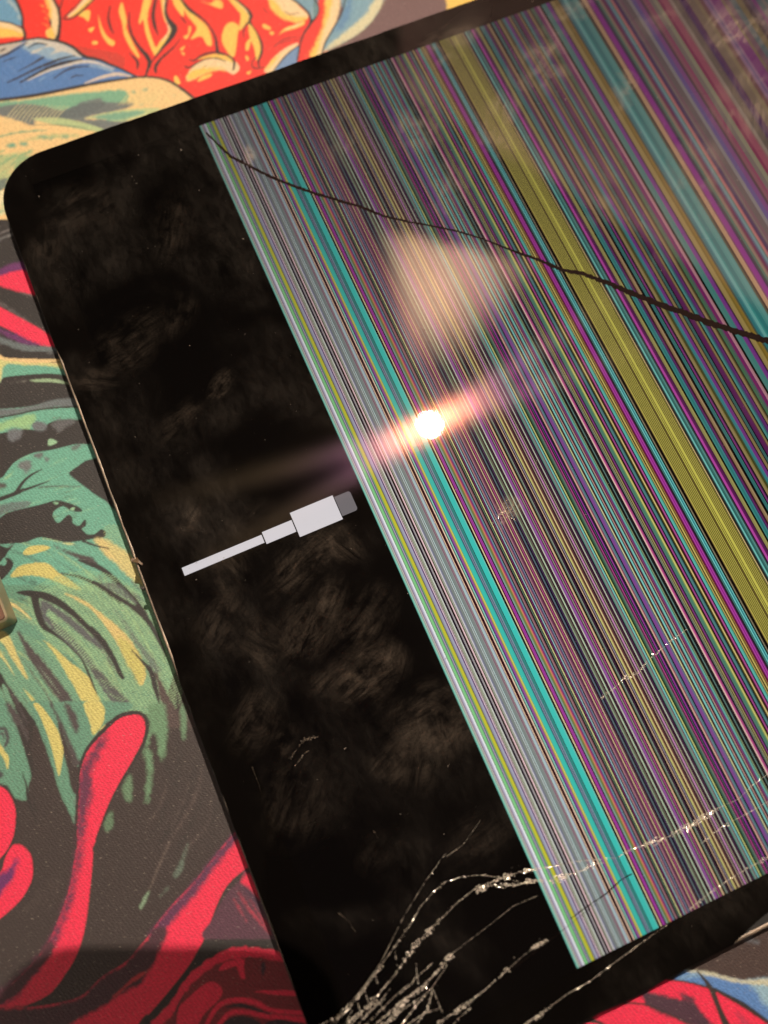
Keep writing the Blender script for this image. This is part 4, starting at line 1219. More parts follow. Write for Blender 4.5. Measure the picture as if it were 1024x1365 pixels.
R5 = [(76, (15, 5, 10)), (88, (240, 200, 160)), (108, (50, 20, 20)), (120, (15, 5, 10)), (132, (170, 150, 170)), (155, (40, 20, 40)), (165, (20, 30, 10)), (175, (230, 225, 130)), (205, (190, 150, 90)), (222, (140, 85, 75)), (245, (25, 5, 10)), (262, (250, 225, 155)),
      (290, (150, 90, 70)), (305, (120, 65, 80)), (330, (90, 40, 50)), (345, (15, 5, 5)), (360, (200, 175, 150)), (380, (110, 90, 82)), (392, (15, 5, 10)), (408, (225, 150, 205)), (440, (60, 10, 30)), (450, (15, 5, 10)), (460, (190, 180, 145)),
      (482, (40, 20, 30)), (495, (100, 45, 85)), (520, (30, 5, 15)), (545, (205, 205, 185)), (572, (40, 20, 30)), (588, (105, 50, 100)), (610, (50, 20, 60)), (630, (60, 80, 90)), (645, (120, 170, 150)), (670, (140, 165, 145)), (690, (160, 120, 130)),
      (705, (60, 50, 70)), (718, (130, 220, 210)), (745, (110, 180, 170)), (755, (25, 70, 50)), (775, (225, 230, 135)), (800, (90, 90, 40)), (812, (15, 15, 5)), (825, (60, 110, 80)), (850, (80, 140, 110)), (875, (130, 150, 130)), (890, (140, 80, 110)),
      (910, (60, 15, 45)), (925, (215, 70, 160)), (945, (120, 40, 100)), (960, (20, 10, 30)), (975, (110, 120, 130)), (992, (20, 10, 25))]
add_row(870, 990, 14.629, R5, 0, 939)
R6 = [(135, (175, 60, 175)), (160, (110, 30, 120)), (170, (20, 10, 30)), (185, (70, 60, 90)), (200, (15, 5, 10)), (218, (240, 195, 165)), (245, (190, 90, 120)), (262, (120, 40, 90)), (275, (120, 150, 160)), (300, (90, 140, 150)), (325, (30, 50, 60)), (340, (15, 5, 25)),
      (352, (150, 80, 165)), (385, (150, 75, 165)), (410, (125, 110, 160)), (435, (110, 130, 150)), (450, (15, 15, 15)), (460, (235, 230, 165)), (485, (120, 90, 60)), (500, (90, 55, 45)), (515, (30, 10, 10)), (530, (140, 225, 215)), (560, (110, 190, 180)),
      (570, (20, 60, 50)), (588, (215, 165, 150)), (610, (110, 40, 50)), (630, (60, 10, 30)), (645, (110, 150, 165)), (660, (130, 220, 200)), (690, (70, 120, 120)), (705, (15, 15, 15)), (720, (200, 165, 150)), (745, (120, 30, 60)), (765, (160, 60, 130)),
      (785, (110, 70, 130)), (805, (110, 130, 160)), (820, (110, 200, 180)), (850, (50, 120, 90)), (862, (150, 170, 120)), (885, (50, 50, 30)), (900, (40, 35, 25)), (925, (20, 15, 10)), (938, (110, 150, 140)), (960, (50, 60, 60)), (975, (30, 40, 40))]
add_row(930, 990, 14.629, R6, 0, 996.5)
R7 = [(558, (35, 45, 45)), (600, (20, 25, 20)), (610, (15, 5, 10)), (620, (255, 210, 195)), (655, (215, 80, 150)), (690, (150, 50, 120)), (710, (30, 10, 60)), (735, (20, 20, 40)), (750, (140, 150, 140)), (770, (50, 50, 30)), (780, (165, 170, 110)), (805, (50, 40, 20)),
      (825, (190, 175, 110)), (850, (120, 90, 50)), (865, (60, 10, 15)), (885, (150, 60, 140)), (915, (110, 50, 120)), (930, (20, 10, 50)), (950, (100, 140, 130)), (975, (80, 150, 120))]
add_row(964, 990, 17.07, R7, 0, 1022)
T1 = [(755, (140, 170, 100)), (778, (230, 225, 120)), (805, (190, 170, 70)), (815, (70, 40, 30)), (830, (50, 5, 10)), (852, (190, 75, 155)), (880, (130, 60, 130)), (890, (30, 10, 60))]
add_row(840, 740, 14.629, T1, 0.004, 901.2)
T2 = [(25, (20, 15, 50)), (35, (90, 150, 150)), (75, (60, 120, 120)), (95, (10, 15, 10)), (115, (110, 110, 40)), (130, (90, 80, 40)), (140, (240, 215, 130)), (165, (150, 120, 60)), (175, (70, 5, 20)), (200, (110, 20, 50)), (220, (200, 85, 160)), (250, (90, 40, 110)), (262, (15, 5, 50)),
      (278, (100, 200, 190)), (310, (80, 190, 160)), (335, (60, 110, 60)), (350, (200, 185, 100)), (370, (120, 100, 40)), (385, (70, 50, 10)), (400, (225, 200, 100)), (425, (150, 120, 60)), (440, (90, 60, 10)), (452, (190, 150, 60)), (465, (130, 30, 60)), (490, (120, 20, 80)),
      (510, (190, 60, 170)), (540, (150, 20, 140)), (560, (190, 60, 170)), (585, (110, 40, 110)), (600, (60, 40, 60)), (630, (40, 30, 50)), (640, (70, 140, 130)), (660, (40, 110, 110)), (675, (120, 215, 205)), (695, (50, 160, 160)), (710, (10, 110, 130)), (725, (110, 210, 200)),
      (745, (40, 90, 80)), (760, (5, 15, 10)), (780, (150, 140, 110)), (800, (90, 70, 40)), (815, (30, 10, 0)), (840, (30, 15, 0)), (860, (140, 115, 60)), (875, (200, 180, 70))]
add_row(900, 740, 14.629, T2, 0.004, 960.5)
T3 = []
z_ = 95
while z_ < 675:
    on = (205, 195, 72) if 360 < z_ < 500 else (186, 174, 66)
    if 318 < z_ < 365:
        on = (128, 108, 38)
    T3 += [(z_, on), (z_ + 22, (70, 56, 4) if not 440 < z_ < 478 else on)]
    z_ += 36
T3 += [(680, (25, 15, 0)), (700, (215, 190, 120)), (720, (90, 80, 60)), (735, (35, 40, 35)), (760, (40, 80, 70)), (775, (60, 120, 115)), (790, (120, 205, 190)), (815, (60, 150, 140)), (830, (40, 100, 95)), (850, (60, 130, 120)), (880, (90, 160, 150)), (900, (70, 100, 100)),
       (920, (50, 50, 50)), (935, (70, 30, 70)), (955, (190, 65, 165)), (990, (190, 60, 160)), (1010, (110, 30, 100))]
add_row(954, 740, 14.629, T3, 0.004, 1023.5)
U4 = [(450, (130, 20, 110)), (480, (100, 10, 90)), (510, (60, 20, 50)), (525, (150, 140, 80)), (565, (160, 155, 80)), (595, (60, 60, 20)), (610, (5, 15, 5)), (635, (60, 140, 130)), (665, (35, 130, 120)), (700, (60, 130, 140)), (730, (50, 60, 90)), (745, (110, 40, 110)),
      (775, (90, 20, 60)), (800, (60, 20, 30)), (815, (150, 120, 80)), (850, (165, 140, 95)), (880, (60, 50, 20)), (895, (10, 20, 5))]
add_row(880, 540, 14.629, U4, 0.010, 942.5)
U5 = [(30, (10, 20, 5)), (45, (50, 120, 115)), (90, (60, 130, 120)), (100, (20, 10, 50)), (120, (130, 50, 120)), (150, (70, 20, 70)), (170, (20, 5, 20)), (185, (150, 130, 80)), (225, (130, 120, 50)), (245, (80, 80, 10)), (270, (70, 100, 60)), (290, (50, 130, 130)),
      (330, (60, 130, 140)), (345, (120, 50, 130)), (390, (120, 40, 125)), (400, (60, 30, 50)), (420, (140, 120, 70)), (460, (120, 105, 70)), (470, (15, 30, 20)), (485, (60, 110, 100)), (520, (60, 110, 110)), (530, (25, 20, 50)), (550, (100, 30, 90)), (580, (105, 30, 95)),
      (620, (110, 60, 70)), (640, (140, 120, 70)), (670, (90, 90, 50)), (680, (20, 40, 20)), (700, (70, 140, 130)), (735, (50, 110, 115)), (760, (90, 50, 110)), (790, (110, 40, 115)), (820, (60, 15, 50)), (840, (150, 125, 80)), (880, (110, 100, 40)), (900, (60, 60, 10)),
      (925, (70, 120, 80)), (980, (60, 110, 90)), (1000, (110, 30, 110))]
add_row(940, 540, 12.19, U5, 0.010, 1023)
V6 = [(165, (120, 40, 110)), (200, (120, 35, 90)), (240, (110, 40, 90)), (270, (165, 110, 120)), (300, (150, 110, 110)), (330, (40, 40, 35)), (350, (20, 25, 15)), (375, (70, 120, 110)), (430, (60, 120, 110)), (490, (110, 60, 120)), (520, (110, 50, 120)), (570, (90, 30, 90)),
      (585, (60, 10, 40)), (605, (140, 120, 70)), (650, (145, 125, 65)), (700, (120, 100, 30)), (740, (130, 105, 35)), (790, (70, 90, 70)), (830, (40, 110, 110)), (880, (60, 120, 120)), (910, (90, 150, 140))]
add_row(880, 320, 14.629, V6, 0.022, 943)
V7 = [(45, (90, 150, 140)), (80, (50, 130, 120)), (110, (40, 115, 110)), (180, (65, 130, 120)), (220, (75, 135, 125)), (270, (70, 130, 120)), (290, (80, 90, 60)), (320, (70, 55, 10)), (355, (165, 130, 90)), (400, (170, 130, 95)), (430, (120, 60, 90)), (460, (130, 30, 120)), (530, (120, 30, 115)),
      (550, (60, 40, 80)), (575, (50, 70, 70)), (610, (70, 110, 90)), (650, (130, 110, 90)), (690, (120, 80, 80)), (710, (110, 35, 70)), (740, (90, 40, 80)), (760, (80, 90, 110)), (790, (90, 130, 130)), (830, (90, 110, 95)), (855, (165, 100, 95)), (890, (150, 80, 85)),
      (905, (80, 40, 80)), (925, (60, 50, 90)), (960, (90, 70, 90)), (980, (110, 100, 90)), (1010, (110, 80, 85))]
add_row(940, 320, 12.19, V7, 0.022, 1024)
V8 = [(30, (100, 90, 85)), (90, (120, 115, 110)), (130, (95, 80, 120)), (180, (115, 70, 110)), (230, (90, 70, 70)), (260, (125, 80, 85)), (300, (130, 65, 85)), (330, (110, 100, 90)), (380, (125, 120, 95)), (430, (125, 55, 75)), (470, (140, 75, 85)), (540, (130, 90, 85)), (560, (130, 115, 100)), (600, (100, 90, 75)),
      (660, (95, 80, 75)), (680, (75, 45, 90)), (720, (85, 50, 85)), (760, (110, 95, 75)), (850, (120, 105, 75)), (900, (110, 75, 70)), (950, (125, 95, 115)), (990, (95, 80, 110)), (1010, (130, 95, 115))]
add_row(900, 120, 8.258, V8, 0.045, 1024, .85)
STR.sort(key=lambda t: t[0])
u_ = STR[-1][0] + .5
while u_ < LU1:                       # carries on outside the picture
    c = random.choice([(60, 110, 110), (130, 30, 120), (120, 110, 50), (110, 70, 90), (80, 70, 90), (20, 15, 20), (130, 120, 110)])
    STR.append((u_, lin(c) / .6))
    u_ += random.uniform(.25, 1.3)
us = [LU0] + [STR[0][0]] + [s[0] for s in STR[1:]] + [LU1]
cs = [np.array((0.0024, 0.0016, 0.0014))] + [s[1] for s in STR]
zs = 6.17
verts, faces, fcol = [], [], []
NV = 6
for k in range(len(us) - 1):
    if us[k + 1] - us[k] < 1e-4:
        continue
    i0 = len(verts)
    verts += [tv(us[k], LV0, zs), tv(us[k + 1], LV0, zs), tv(us[k + 1], LV1, zs), tv(us[k], LV1, zs)]
    faces.append((i0 + 3, i0 + 2, i0 + 1, i0))
    fcol.append(cs[k])


def with_pixels(o, cols):
    at = o.data.color_attributes.new('pixels', 'FLOAT_COLOR', 'CORNER')
    arr = []
    for pgn, c in zip(o.data.polygons, cols):
        arr += [*c, 0.0 if c[0] < .003 or c[0] == wht[0] or c[0] == gry[0] else 1.0] * pgn.loop_total
    at.data.foreach_set('color', arr)


wht = lin((217, 211, 214)) * 1.02
gry = lin((116, 110, 112)) * 1.0
screen = mesh_obj('screen', verts, faces, M_LCD, tablet)
with_pixels(screen, fcol)
screen['label'] = 'screen showing a charging cable sign and hundreds of coloured vertical lines'
# charging cable sign on the live black part of the screen
zi = 6.19
verts, faces, fcol = [], [], []
wht = lin((217, 211, 214)) * 1.02
gry = lin((116, 110, 112)) * 1.0
for (u0, u1, v0, v1, c) in ((6.9, 21.56, 88.66, 90.17, wht), (21.78, 27.32, 88.27, 90.55, wht), (27.52, 35.6, 86.99, 91.7, wht)):
    i0 = len(verts)
    verts += [tv(u0, v0, zi), tv(u1, v0, zi), tv(u1, v1, zi), tv(u0, v1, zi)]
    faces.append((i0 + 3, i0 + 2, i0 + 1, i0))
    fcol.append(c)
i0 = len(verts)
tip = [(35.74, 91.18), (35.74, 87.4)] + [(38.2 + .5 * math.sin(t), 87.9 - .5 * math.cos(t)) for t in np.linspace(0, math.pi / 2, 6)] + [(38.2 + .5 * math.cos(t), 90.68 + .5 * math.sin(t)) for t in np.linspace(0, math.pi / 2, 6)]
verts += [tv(x, y, zi) for x, y in tip]
faces.append(tuple(range(i0, i0 + len(tip)))[::-1])
fcol.append(gry)
icon = mesh_obj('cable_icon', verts, faces, M_LCD, screen)
bm = bmesh.new()
bm.from_mesh(icon.data)
bmesh.ops.recalc_face_normals(bm, faces=bm.faces)
for f in bm.faces:
    if f.normal.z < 0:
        f.normal_flip()
bm.to_mesh(icon.data)
bm.free()
with_pixels(icon, fcol)

# ---- cracks
M_DARKCRACK = principled('crack_dark', (0.013, 0.007, 0.006), 0.9, spec=.05)
M_SHARD = principled('crack_glint', (0.78, 0.68, 0.58), 0.24, metal=.4, spec=1.0, var=.5, scale=3000)
M_SCUFF = principled('scuff_pale', (0.16, 0.12, 0.09), 0.5, spec=.4, var=.5, scale=3000)


def path_uv(tag_, pts, sub=1):
    x0, y0, s = tag_
    return [px_uv(x0 + a / s, y0 + b / s) for a, b in pts]


def resample(p, step):
    out_ = [p[0]]
    for (a, b), (c, d) in zip(p, p[1:]):
        L_ = math.hypot(c - a, d - b)
        n = max(1, int(L_ / step))
        for k in range(1, n + 1):
            out_.append((a + (c - a) * k / n, b + (d - b) * k / n))
    return out_


def dark_crack(p, w, label=None, jag=.30, z0=6.205):
    p = resample(p, .45)
    vs_, fs = [], []
    for k, (u, v) in enumerate(p):
        a, b = p[max(k - 1, 0)], p[min(k + 1, len(p) - 1)]
        dx, dy = b[0] - a[0], b[1] - a[1]
        l_ = math.hypot(dx, dy) or 1
        nx, ny = -dy / l_, dx / l_
        t = k / max(1, len(p) - 1)
        ww = float(np.interp(t, np.linspace(0, 1, len(w)), w)) * .5
        w1, w2 = ww * random.uniform(1 - jag, 1 + jag), ww * random.uniform(1 - jag, 1 + jag)
        vs_ += [tv(u + nx * w1, v + ny * w1, z0), tv(u, v, z0 + .03), tv(u - nx * w2, v - ny * w2, z0)]
        if k:
            i = 3 * k
            fs += [(i - 3, i - 2, i + 1, i), (i - 2, i - 1, i + 2, i + 1)]
    o = mesh_obj('crack', vs_, fs, M_DARKCRACK, tablet)
    fixn(o)
    if label:
        o['label'] = label
    return o


def fixn(o):
    bm = bmesh.new()
    bm.from_mesh(o.data)
    for f in bm.faces:
        f.normal_update()
        if f.normal.z < 0:
            f.normal_flip()
    bm.to_mesh(o.data)
    bm.free()


def shard_crack(p, w, dens=1.0, label=None, hot=(), thin=.035, tb=False):
    """a fracture line: a hair-thin ridge plus splinters of glass at odd tilts that catch the lamp"""
    p = resample(p, .30)
    vs_, fs = [], []
    n = len(p)
    amp = 1.0
    for k in range(n - 1):
        (a, b), (c, d) = p[k], p[k + 1]
        t = k / n
        dx, dy = c - a, d - b
        l_ = math.hypot(dx, dy) or 1
        nx, ny = -dy / l_, dx / l_
        loc_w = (1.25 if tb else .9) * w * (0.35 + 0.65 * abs(math.sin(k * .21 + w * 40)) * abs(math.sin(k * .067 + 1)))
        for h0, h1, f in hot:
            if h0 <= t <= h1:
                loc_w *= f
        # ridge
        i = len(vs_)
        th = thin * .7 * random.uniform(.4, 1.2)
        vs_ += [tv(a + nx * th, b + ny * th, 6.205), tv(c + nx * th, d + ny * th, 6.205), tv(c - nx * th, d - ny * th, 6.205), tv(a - nx * th, b - ny * th, 6.205),
                tv(a, b, 6.205 + random.uniform(.01, .05)), tv(c, d, 6.205 + random.uniform(.01, .05))]
        if random.random() < .85:
            fs += [(i, i + 1, i + 5, i + 4), (i + 4, i + 5, i + 2, i + 3)]
        m_ = np.random.default_rng(k + int(w * 1000) + len(vs_)).poisson(dens * loc_w * 13)
        for _ in range(min(m_, 12)):
            off = random.uniform(-1, 1) * loc_w
            cu_, cv_ = a + nx * off + random.uniform(0, 1) * dx, b + ny * off + random.uniform(0, 1) * dy
            s = random.choice([.03, .045, .06, .09, .12]) * (0.6 + loc_w)
            ang = math.atan2(dy, dx) + random.gauss(0, .5)
            tilt = random.gauss(.02, .26)
            tilt2 = random.gauss(0, .26)
            i = len(vs_)
            for qx, qy in ((-1.6, -.4), (.4, -.7), (1.5, .2), (-.2, .8)):
                qx, qy = qx * s * random.uniform(.7, 1.3), qy * s * random.uniform(.7, 1.3)
                vs_.append(tv(cu_ + qx * math.cos(ang) - qy * math.sin(ang), cv_ + qx * math.sin(ang) + qy * math.cos(ang), 6.27 + qx * tilt + qy * tilt2))
            fs += [(i, i + 1, i + 2), (i, i + 2, i + 3)]
    o = mesh_obj('crack', vs_, fs, M_SHARD, tablet)
    fixn(o)
    if label:
        o['label'] = label
    return o


P_ = (0, 0, 1.0)
DK = [(275, 177), (288, 190), (308.6, 209.4), (332, 221), (361, 235.7), (390.6, 247.5), (414, 256), (449, 266.5), (478.5, 275), (513.7, 288.5), (546, 296), (568, 299.5), (609, 308), (644, 318.6), (685, 334.7), (714, 345), (749.5, 359.6), (777, 364.8), (809.6, 377),
      (842.4, 390.7), (875, 404.4), (908, 415.4), (946, 430.4), (984.6, 442.7), (1024, 455), (1090, 482), (1180, 520)]
dark_crack(path_uv(P_, DK), (.42, .62, .60, .40, .34, .80, 1.15, 1.3, 1.3, 1.3), 'long dark jagged crack across the upper screen')
CA = (400, 1065, 3.16)
CB = (700, 1065, 3.16)
CC = (700, 820, 3.16)
shard_crack(path_uv(CA, [(80, 960), (160, 915), (220, 850), (320, 730), (400, 620), (470, 520), (510, 450), (560, 395), (610, 350)]), .22, .8, hot=((0, .2, 2.0), (.55, 1, 1.5)))
shard_crack(path_uv(CA, [(190, 970), (300, 860), (400, 740), (480, 620), (580, 520), (670, 430), (740, 375), (830, 340), (920, 310), (1000, 298)]), .34, 1.0, hot=((0, .15, 1.6), (.3, .5, 1.7), (.8, 1, 1.6)))
shard_crack(path_uv(CA, [(740, 392), (800, 366), (900, 362), (960, 350), (1000, 345)]), .42, 1.4)
shard_crack(path_uv(CA, [(610, 350), (680, 328), (760, 320), (840, 330), (920, 348)]), .16, .7)
shard_crack(path_uv(CA, [(330, 970), (380, 925), (440, 850), (520, 790), (600, 700), (645, 648)]), .60, 1.3, 'widest fan of splintered glass near the lower corner')
shard_crack(path_uv(CA, [(645, 648), (720, 590), (800, 530), (900, 450), (1000, 408)]), .06, .5)
shard_crack(path_uv(CA, [(560, 975), (590, 940), (680, 880), (760, 820), (880, 715)]), .34, 1.2, hot=((.2, .6, 1.4), (.93, 1, 1.8)))
shard_crack(path_uv(CA, [(880, 715), (940, 660), (1000, 615), (1030, 600)]), .10, .6, hot=((.7, 1, 3),))
shard_crack(path_uv(CA, [(530, 345), (590, 260), (620, 225)]), .10, .6)
shard_crack(path_uv(CA, [(620, 240), (690, 190), (760, 90)]), .04, .4)
shard_crack(path_uv(CA, [(270, 790), (340, 690), (390, 590), (440, 490), (530, 345)]), .05, .5)
shard_crack(path_uv(CA, [(440, 960), (520, 905), (590, 880)]), .18, .8)
shard_crack(path_uv(CA, [(640, 960), (665, 925), (720, 880)]), .20, 1.)
shard_crack(path_uv(CA, [(940, 960), (970, 935), (1024, 905)]), .30, 1.2)
for q in ([(400, 640), (410, 705)], [(318, 740), (330, 800)], [(270, 800), (300, 890)], [(240, 850), (262, 915)], [(488, 690), (498, 780)], [(340, 850), (380, 800)], [(420, 820), (470, 780), (490, 740)], [(360, 900), (330, 850), (310, 880)], [(200, 930), (225, 880)], [(560, 800), (600, 900)]):
    shard_crack(path_uv(CA, q), .10, .8, thin=.05)
for q in ([(120, 960), (200, 890), (270, 800), (350, 700)], [(260, 965), (330, 900), (400, 830), (470, 770), (560, 690)], [(300, 965), (420, 860), (500, 800), (590, 720)], [(420, 960), (490, 870), (560, 790), (620, 700)], [(350, 965), (440, 880), (520, 830)], [(230, 965), (290, 900), (360, 840)], [(480, 965), (540, 880), (560, 800)], [(160, 965), (250, 900)]):
    shard_crack(path_uv(CA, q), random.uniform(.12, .26), 1.0)
shard_crack(path_uv(CB, [(-5, 300), (60, 293), (180, 270), (280, 255), (380, 252)]), .20, .9, tb=True, thin=.045)
shard_crack(path_uv(CB, [(-5, 350), (60, 342), (130, 340), (220, 310), (270, 285), (330, 262)]), .34, 1.1, hot=((.3, .5, 1.5), (.7, .9, 1.8)), tb=True, thin=.045)
shard_crack(path_uv(CB, [(380, 252), (440, 215), (520, 190), (600, 160), (690, 115), (750, 80), (810, 40)]), .40, 1.2, 'bright splintered crack crossing the coloured lines', hot=((.3, .45, 1.4), (.5, .75, 2.0), (0, .2, .4)), tb=True, thin=.045)
shard_crack(path_uv(CB, [(810, 40), (900, 0), (960, -60), (1030, -110), (1120, -170)]), .08, .7, tb=True, thin=.045)
shard_crack(path_uv(CB, [(740, 190), (790, 150), (850, 105), (940, 60), (1024, 10), (1100, -30)]), .10, .8, hot=((.15, .35, 3.5),), tb=True, thin=.045)
shard_crack(path_uv(CB, [(690, 465), (760, 410), (850, 345), (940, 290), (1024, 245), (1100, 210)]), .18, 1.0, hot=((.35, .45, 2.2), (.55, .8, 1.7)), tb=True, thin=.045)
shard_crack(path_uv(CB, [(-5, 950), (60, 910), (120, 865), (180, 820), (270, 770), (410, 665), (560, 555), (600, 530)]), .12, .7, hot=((0, .15, 2), (.3, .36, 2.2), (.55, .6, 2.2)), tb=True, thin=.045)
shard_crack(path_uv(CB, [(30, 630), (70, 605), (100, 595)]), .35, 1., tb=True, thin=.045)
shard_crack(path_uv(CC, [(320, 350), (360, 320), (420, 265), (480, 240), (510, 200), (540, 170), (600, 125), (640, 90), (680, 60)]), .18, 1.0, hot=((.25, .5, 2.0), (.55, .7, 2.0)), tb=True, thin=.045)
dark_crack(path_uv(CB, [(190, 505), (280, 440), (340, 400), (400, 345), (450, 315)]), (.16, .16), jag=.7)
dark_crack(path_uv(CB, [(-60, 720), (150, 560), (300, 440)]), (.05, .05), jag=.7)

# scuffs on the glass
for q, w in (([(655, 700), (668, 685), (680, 672)], .16), ([(662, 676), (676, 686), (690, 696)], .12), ([(672, 690), (685, 690)], .14), ([(660, 692), (670, 684)], .12), ([(668, 698), (674, 676)], .10), ([(659, 686), (690, 682)], .10), ([(713, 623), (718, 610)], .10), ([(911, 661), (916, 642)], .05), ([(387, 1012), (396, 998), (406, 985), (424, 982)], .28), ([(392, 1024), (402, 1008), (412, 1000)], .16), ([(336, 1022), (345, 1045), (350, 1063)], .04), ([(497, 1106), (504, 1118)], .08),
             ([(448, 1214), (465, 1228), (474, 1242)], .12), ([(619, 205), (617, 192)], .10), ([(560, 300), (552, 280), (575, 240)], .03), ([(850, 165), (856, 182)], .05), ([(878, 180), (884, 190)], .06), ([(700, 215), (704, 228)], .05)):
    o = shard_crack(path_uv(P_, q), w, .9, thin=.02)
    o.name = 'scuff'
    if not 655 <= q[0][0] <= 675:
        o.data.materials[0] = M_SCUFF

# ---- finger marks: greasy films a few hundredths of a millimetre above the glass
mf_, nt, out = new_mat('finger_grease')
a = N(nt, 'ShaderNodeAttribute', attribute_name='grease')
tc = N(nt, 'ShaderNodeTexCoord')
wv_ = N(nt, 'ShaderNodeTexWave', wave_type='RINGS', rings_direction='Z')
wv_.inputs['Scale'].default_value = 480
wv_.inputs['Distortion'].default_value = 3.5
wv_.inputs['Detail'].default_value = 2
wv_.inputs['Detail Scale'].default_value = .8
L(nt, tc.outputs['Object'], wv_.inputs['Vector'])
nz = N(nt, 'ShaderNodeTexNoise')
nz.inputs['Scale'].default_value = 300
nz.inputs['Detail'].default_value = 6
nz.inputs['Roughness'].default_value = .7
oi = N(nt, 'ShaderNodeObjectInfo')
sh = N(nt, 'ShaderNodeVectorMath', op='MULTIPLY_ADD')
sh.inputs[1].default_value = (1, 1, 1)
rv = N(nt, 'ShaderNodeCombineXYZ')
for k in (0, 1):
    L(nt, oi.outputs['Random'], rv.inputs[k])
L(nt, tc.outputs['Object'], sh.inputs[0])
L(nt, rv.outputs[0], sh.inputs[2])
mpf = N(nt, 'ShaderNodeMapping')
mpf.inputs['Scale'].default_value = (.22, 1.3, 1)
mpf.inputs['Rotation'].default_value = (0, 0, 1.2)
L(nt, sh.outputs[0], mpf.inputs['Vector'])
nz.inputs['Scale'].default_value = 750
nz.inputs['Distortion'].default_value = .8
L(nt, mpf.outputs['Vector'], nz.inputs['Vector'])
rm = N(nt, 'ShaderNodeMapRange')
rm.inputs['From Min'].default_value = .36
rm.inputs['From Max'].default_value = .72
L(nt, nz.outputs['Fac'], rm.inputs['Value'])
nb = N(nt, 'ShaderNodeTexNoise')
nb.inputs['Scale'].default_value = 210
nb.inputs['Detail'].default_value = 4
nb.inputs['Roughness'].default_value = .6
L(nt, sh.outputs[0], nb.inputs['Vector'])
rb = N(nt, 'ShaderNodeMapRange', interpolation_type='SMOOTHSTEP')
rb.inputs['From Min'].default_value = .36
rb.inputs['From Max'].default_value = .62
L(nt, nb.outputs['Fac'], rb.inputs['Value'])
w2 = N(nt, 'ShaderNodeMapRange')
w2.inputs['To Min'].default_value = .72
L(nt, wv_.outputs['Fac'], w2.inputs['Value'])
m0 = N(nt, 'ShaderNodeMath', op='MULTIPLY')
L(nt, rm.outputs['Result'], m0.inputs[0])
L(nt, rb.outputs['Result'], m0.inputs[1])
m1 = N(nt, 'ShaderNodeMath', op='MULTIPLY')
L(nt, m0.outputs[0], m1.inputs[0])
L(nt, w2.outputs['Result'], m1.inputs[1])
m2 = N(nt, 'ShaderNodeMath', op='MULTIPLY')
L(nt, m1.outputs[0], m2.inputs[0])
L(nt, a.outputs['Fac'], m2.inputs[1])
tr = N(nt, 'ShaderNodeBsdfTransparent')
df = N(nt, 'ShaderNodeBsdfDiffuse')
df.inputs[0].default_value = (0.42, 0.32, 0.25, 1)
ms = N(nt, 'ShaderNodeMixShader')
L(nt, m2.outputs[0], ms.inputs[0])
L(nt, tr.outputs[0], ms.inputs[1])
L(nt, df.outputs[0], ms.inputs[2])
L(nt, ms.outputs[0], out.inputs['Surface'])


def finger(px_, py_, a_len, b_len, ang, st):
    u, v = px_uv(px_, py_)
    vs_, fs, gr = [(0, 0, 0)], [], [st]
    seg = 28
    for ri, rf in enumerate((.3, .6, .85, 1.15)):
        for k in range(seg):
            t = 2 * math.pi * k / seg
            wob = 1 + .10 * math.sin(2 * t + px_) + .05 * math.sin(3 * t + py_)
            x, y = a_len * rf * math.cos(t) * wob, b_len * rf * math.sin(t) * wob
            vs_.append((x * MM, y * MM, 0))
            gr.append(st * 1.25 * (.95, .68, .26, 0)[ri])
    for k in range(seg):
        fs.append((0, 1 + k, 1 + (k + 1) % seg))
    for ri in range(3):
        b0_, b1_ = 1 + ri * seg, 1 + (ri + 1) * seg
        for k in range(seg):
            fs.append((b0_ + k, b1_ + k, b1_ + (k + 1) % seg, b0_ + (k + 1) % seg))
    o = mesh_obj('finger_mark', vs_, fs, mf_, tablet)
    o.location = tv(u, v, 6.215 + finger.n * .0016)
    o.rotation_euler = (0, 0, ang)
    finger.n += 1
    at = o.data.attributes.new('grease', 'FLOAT', 'POINT')
    at.data.foreach_set('value', gr)


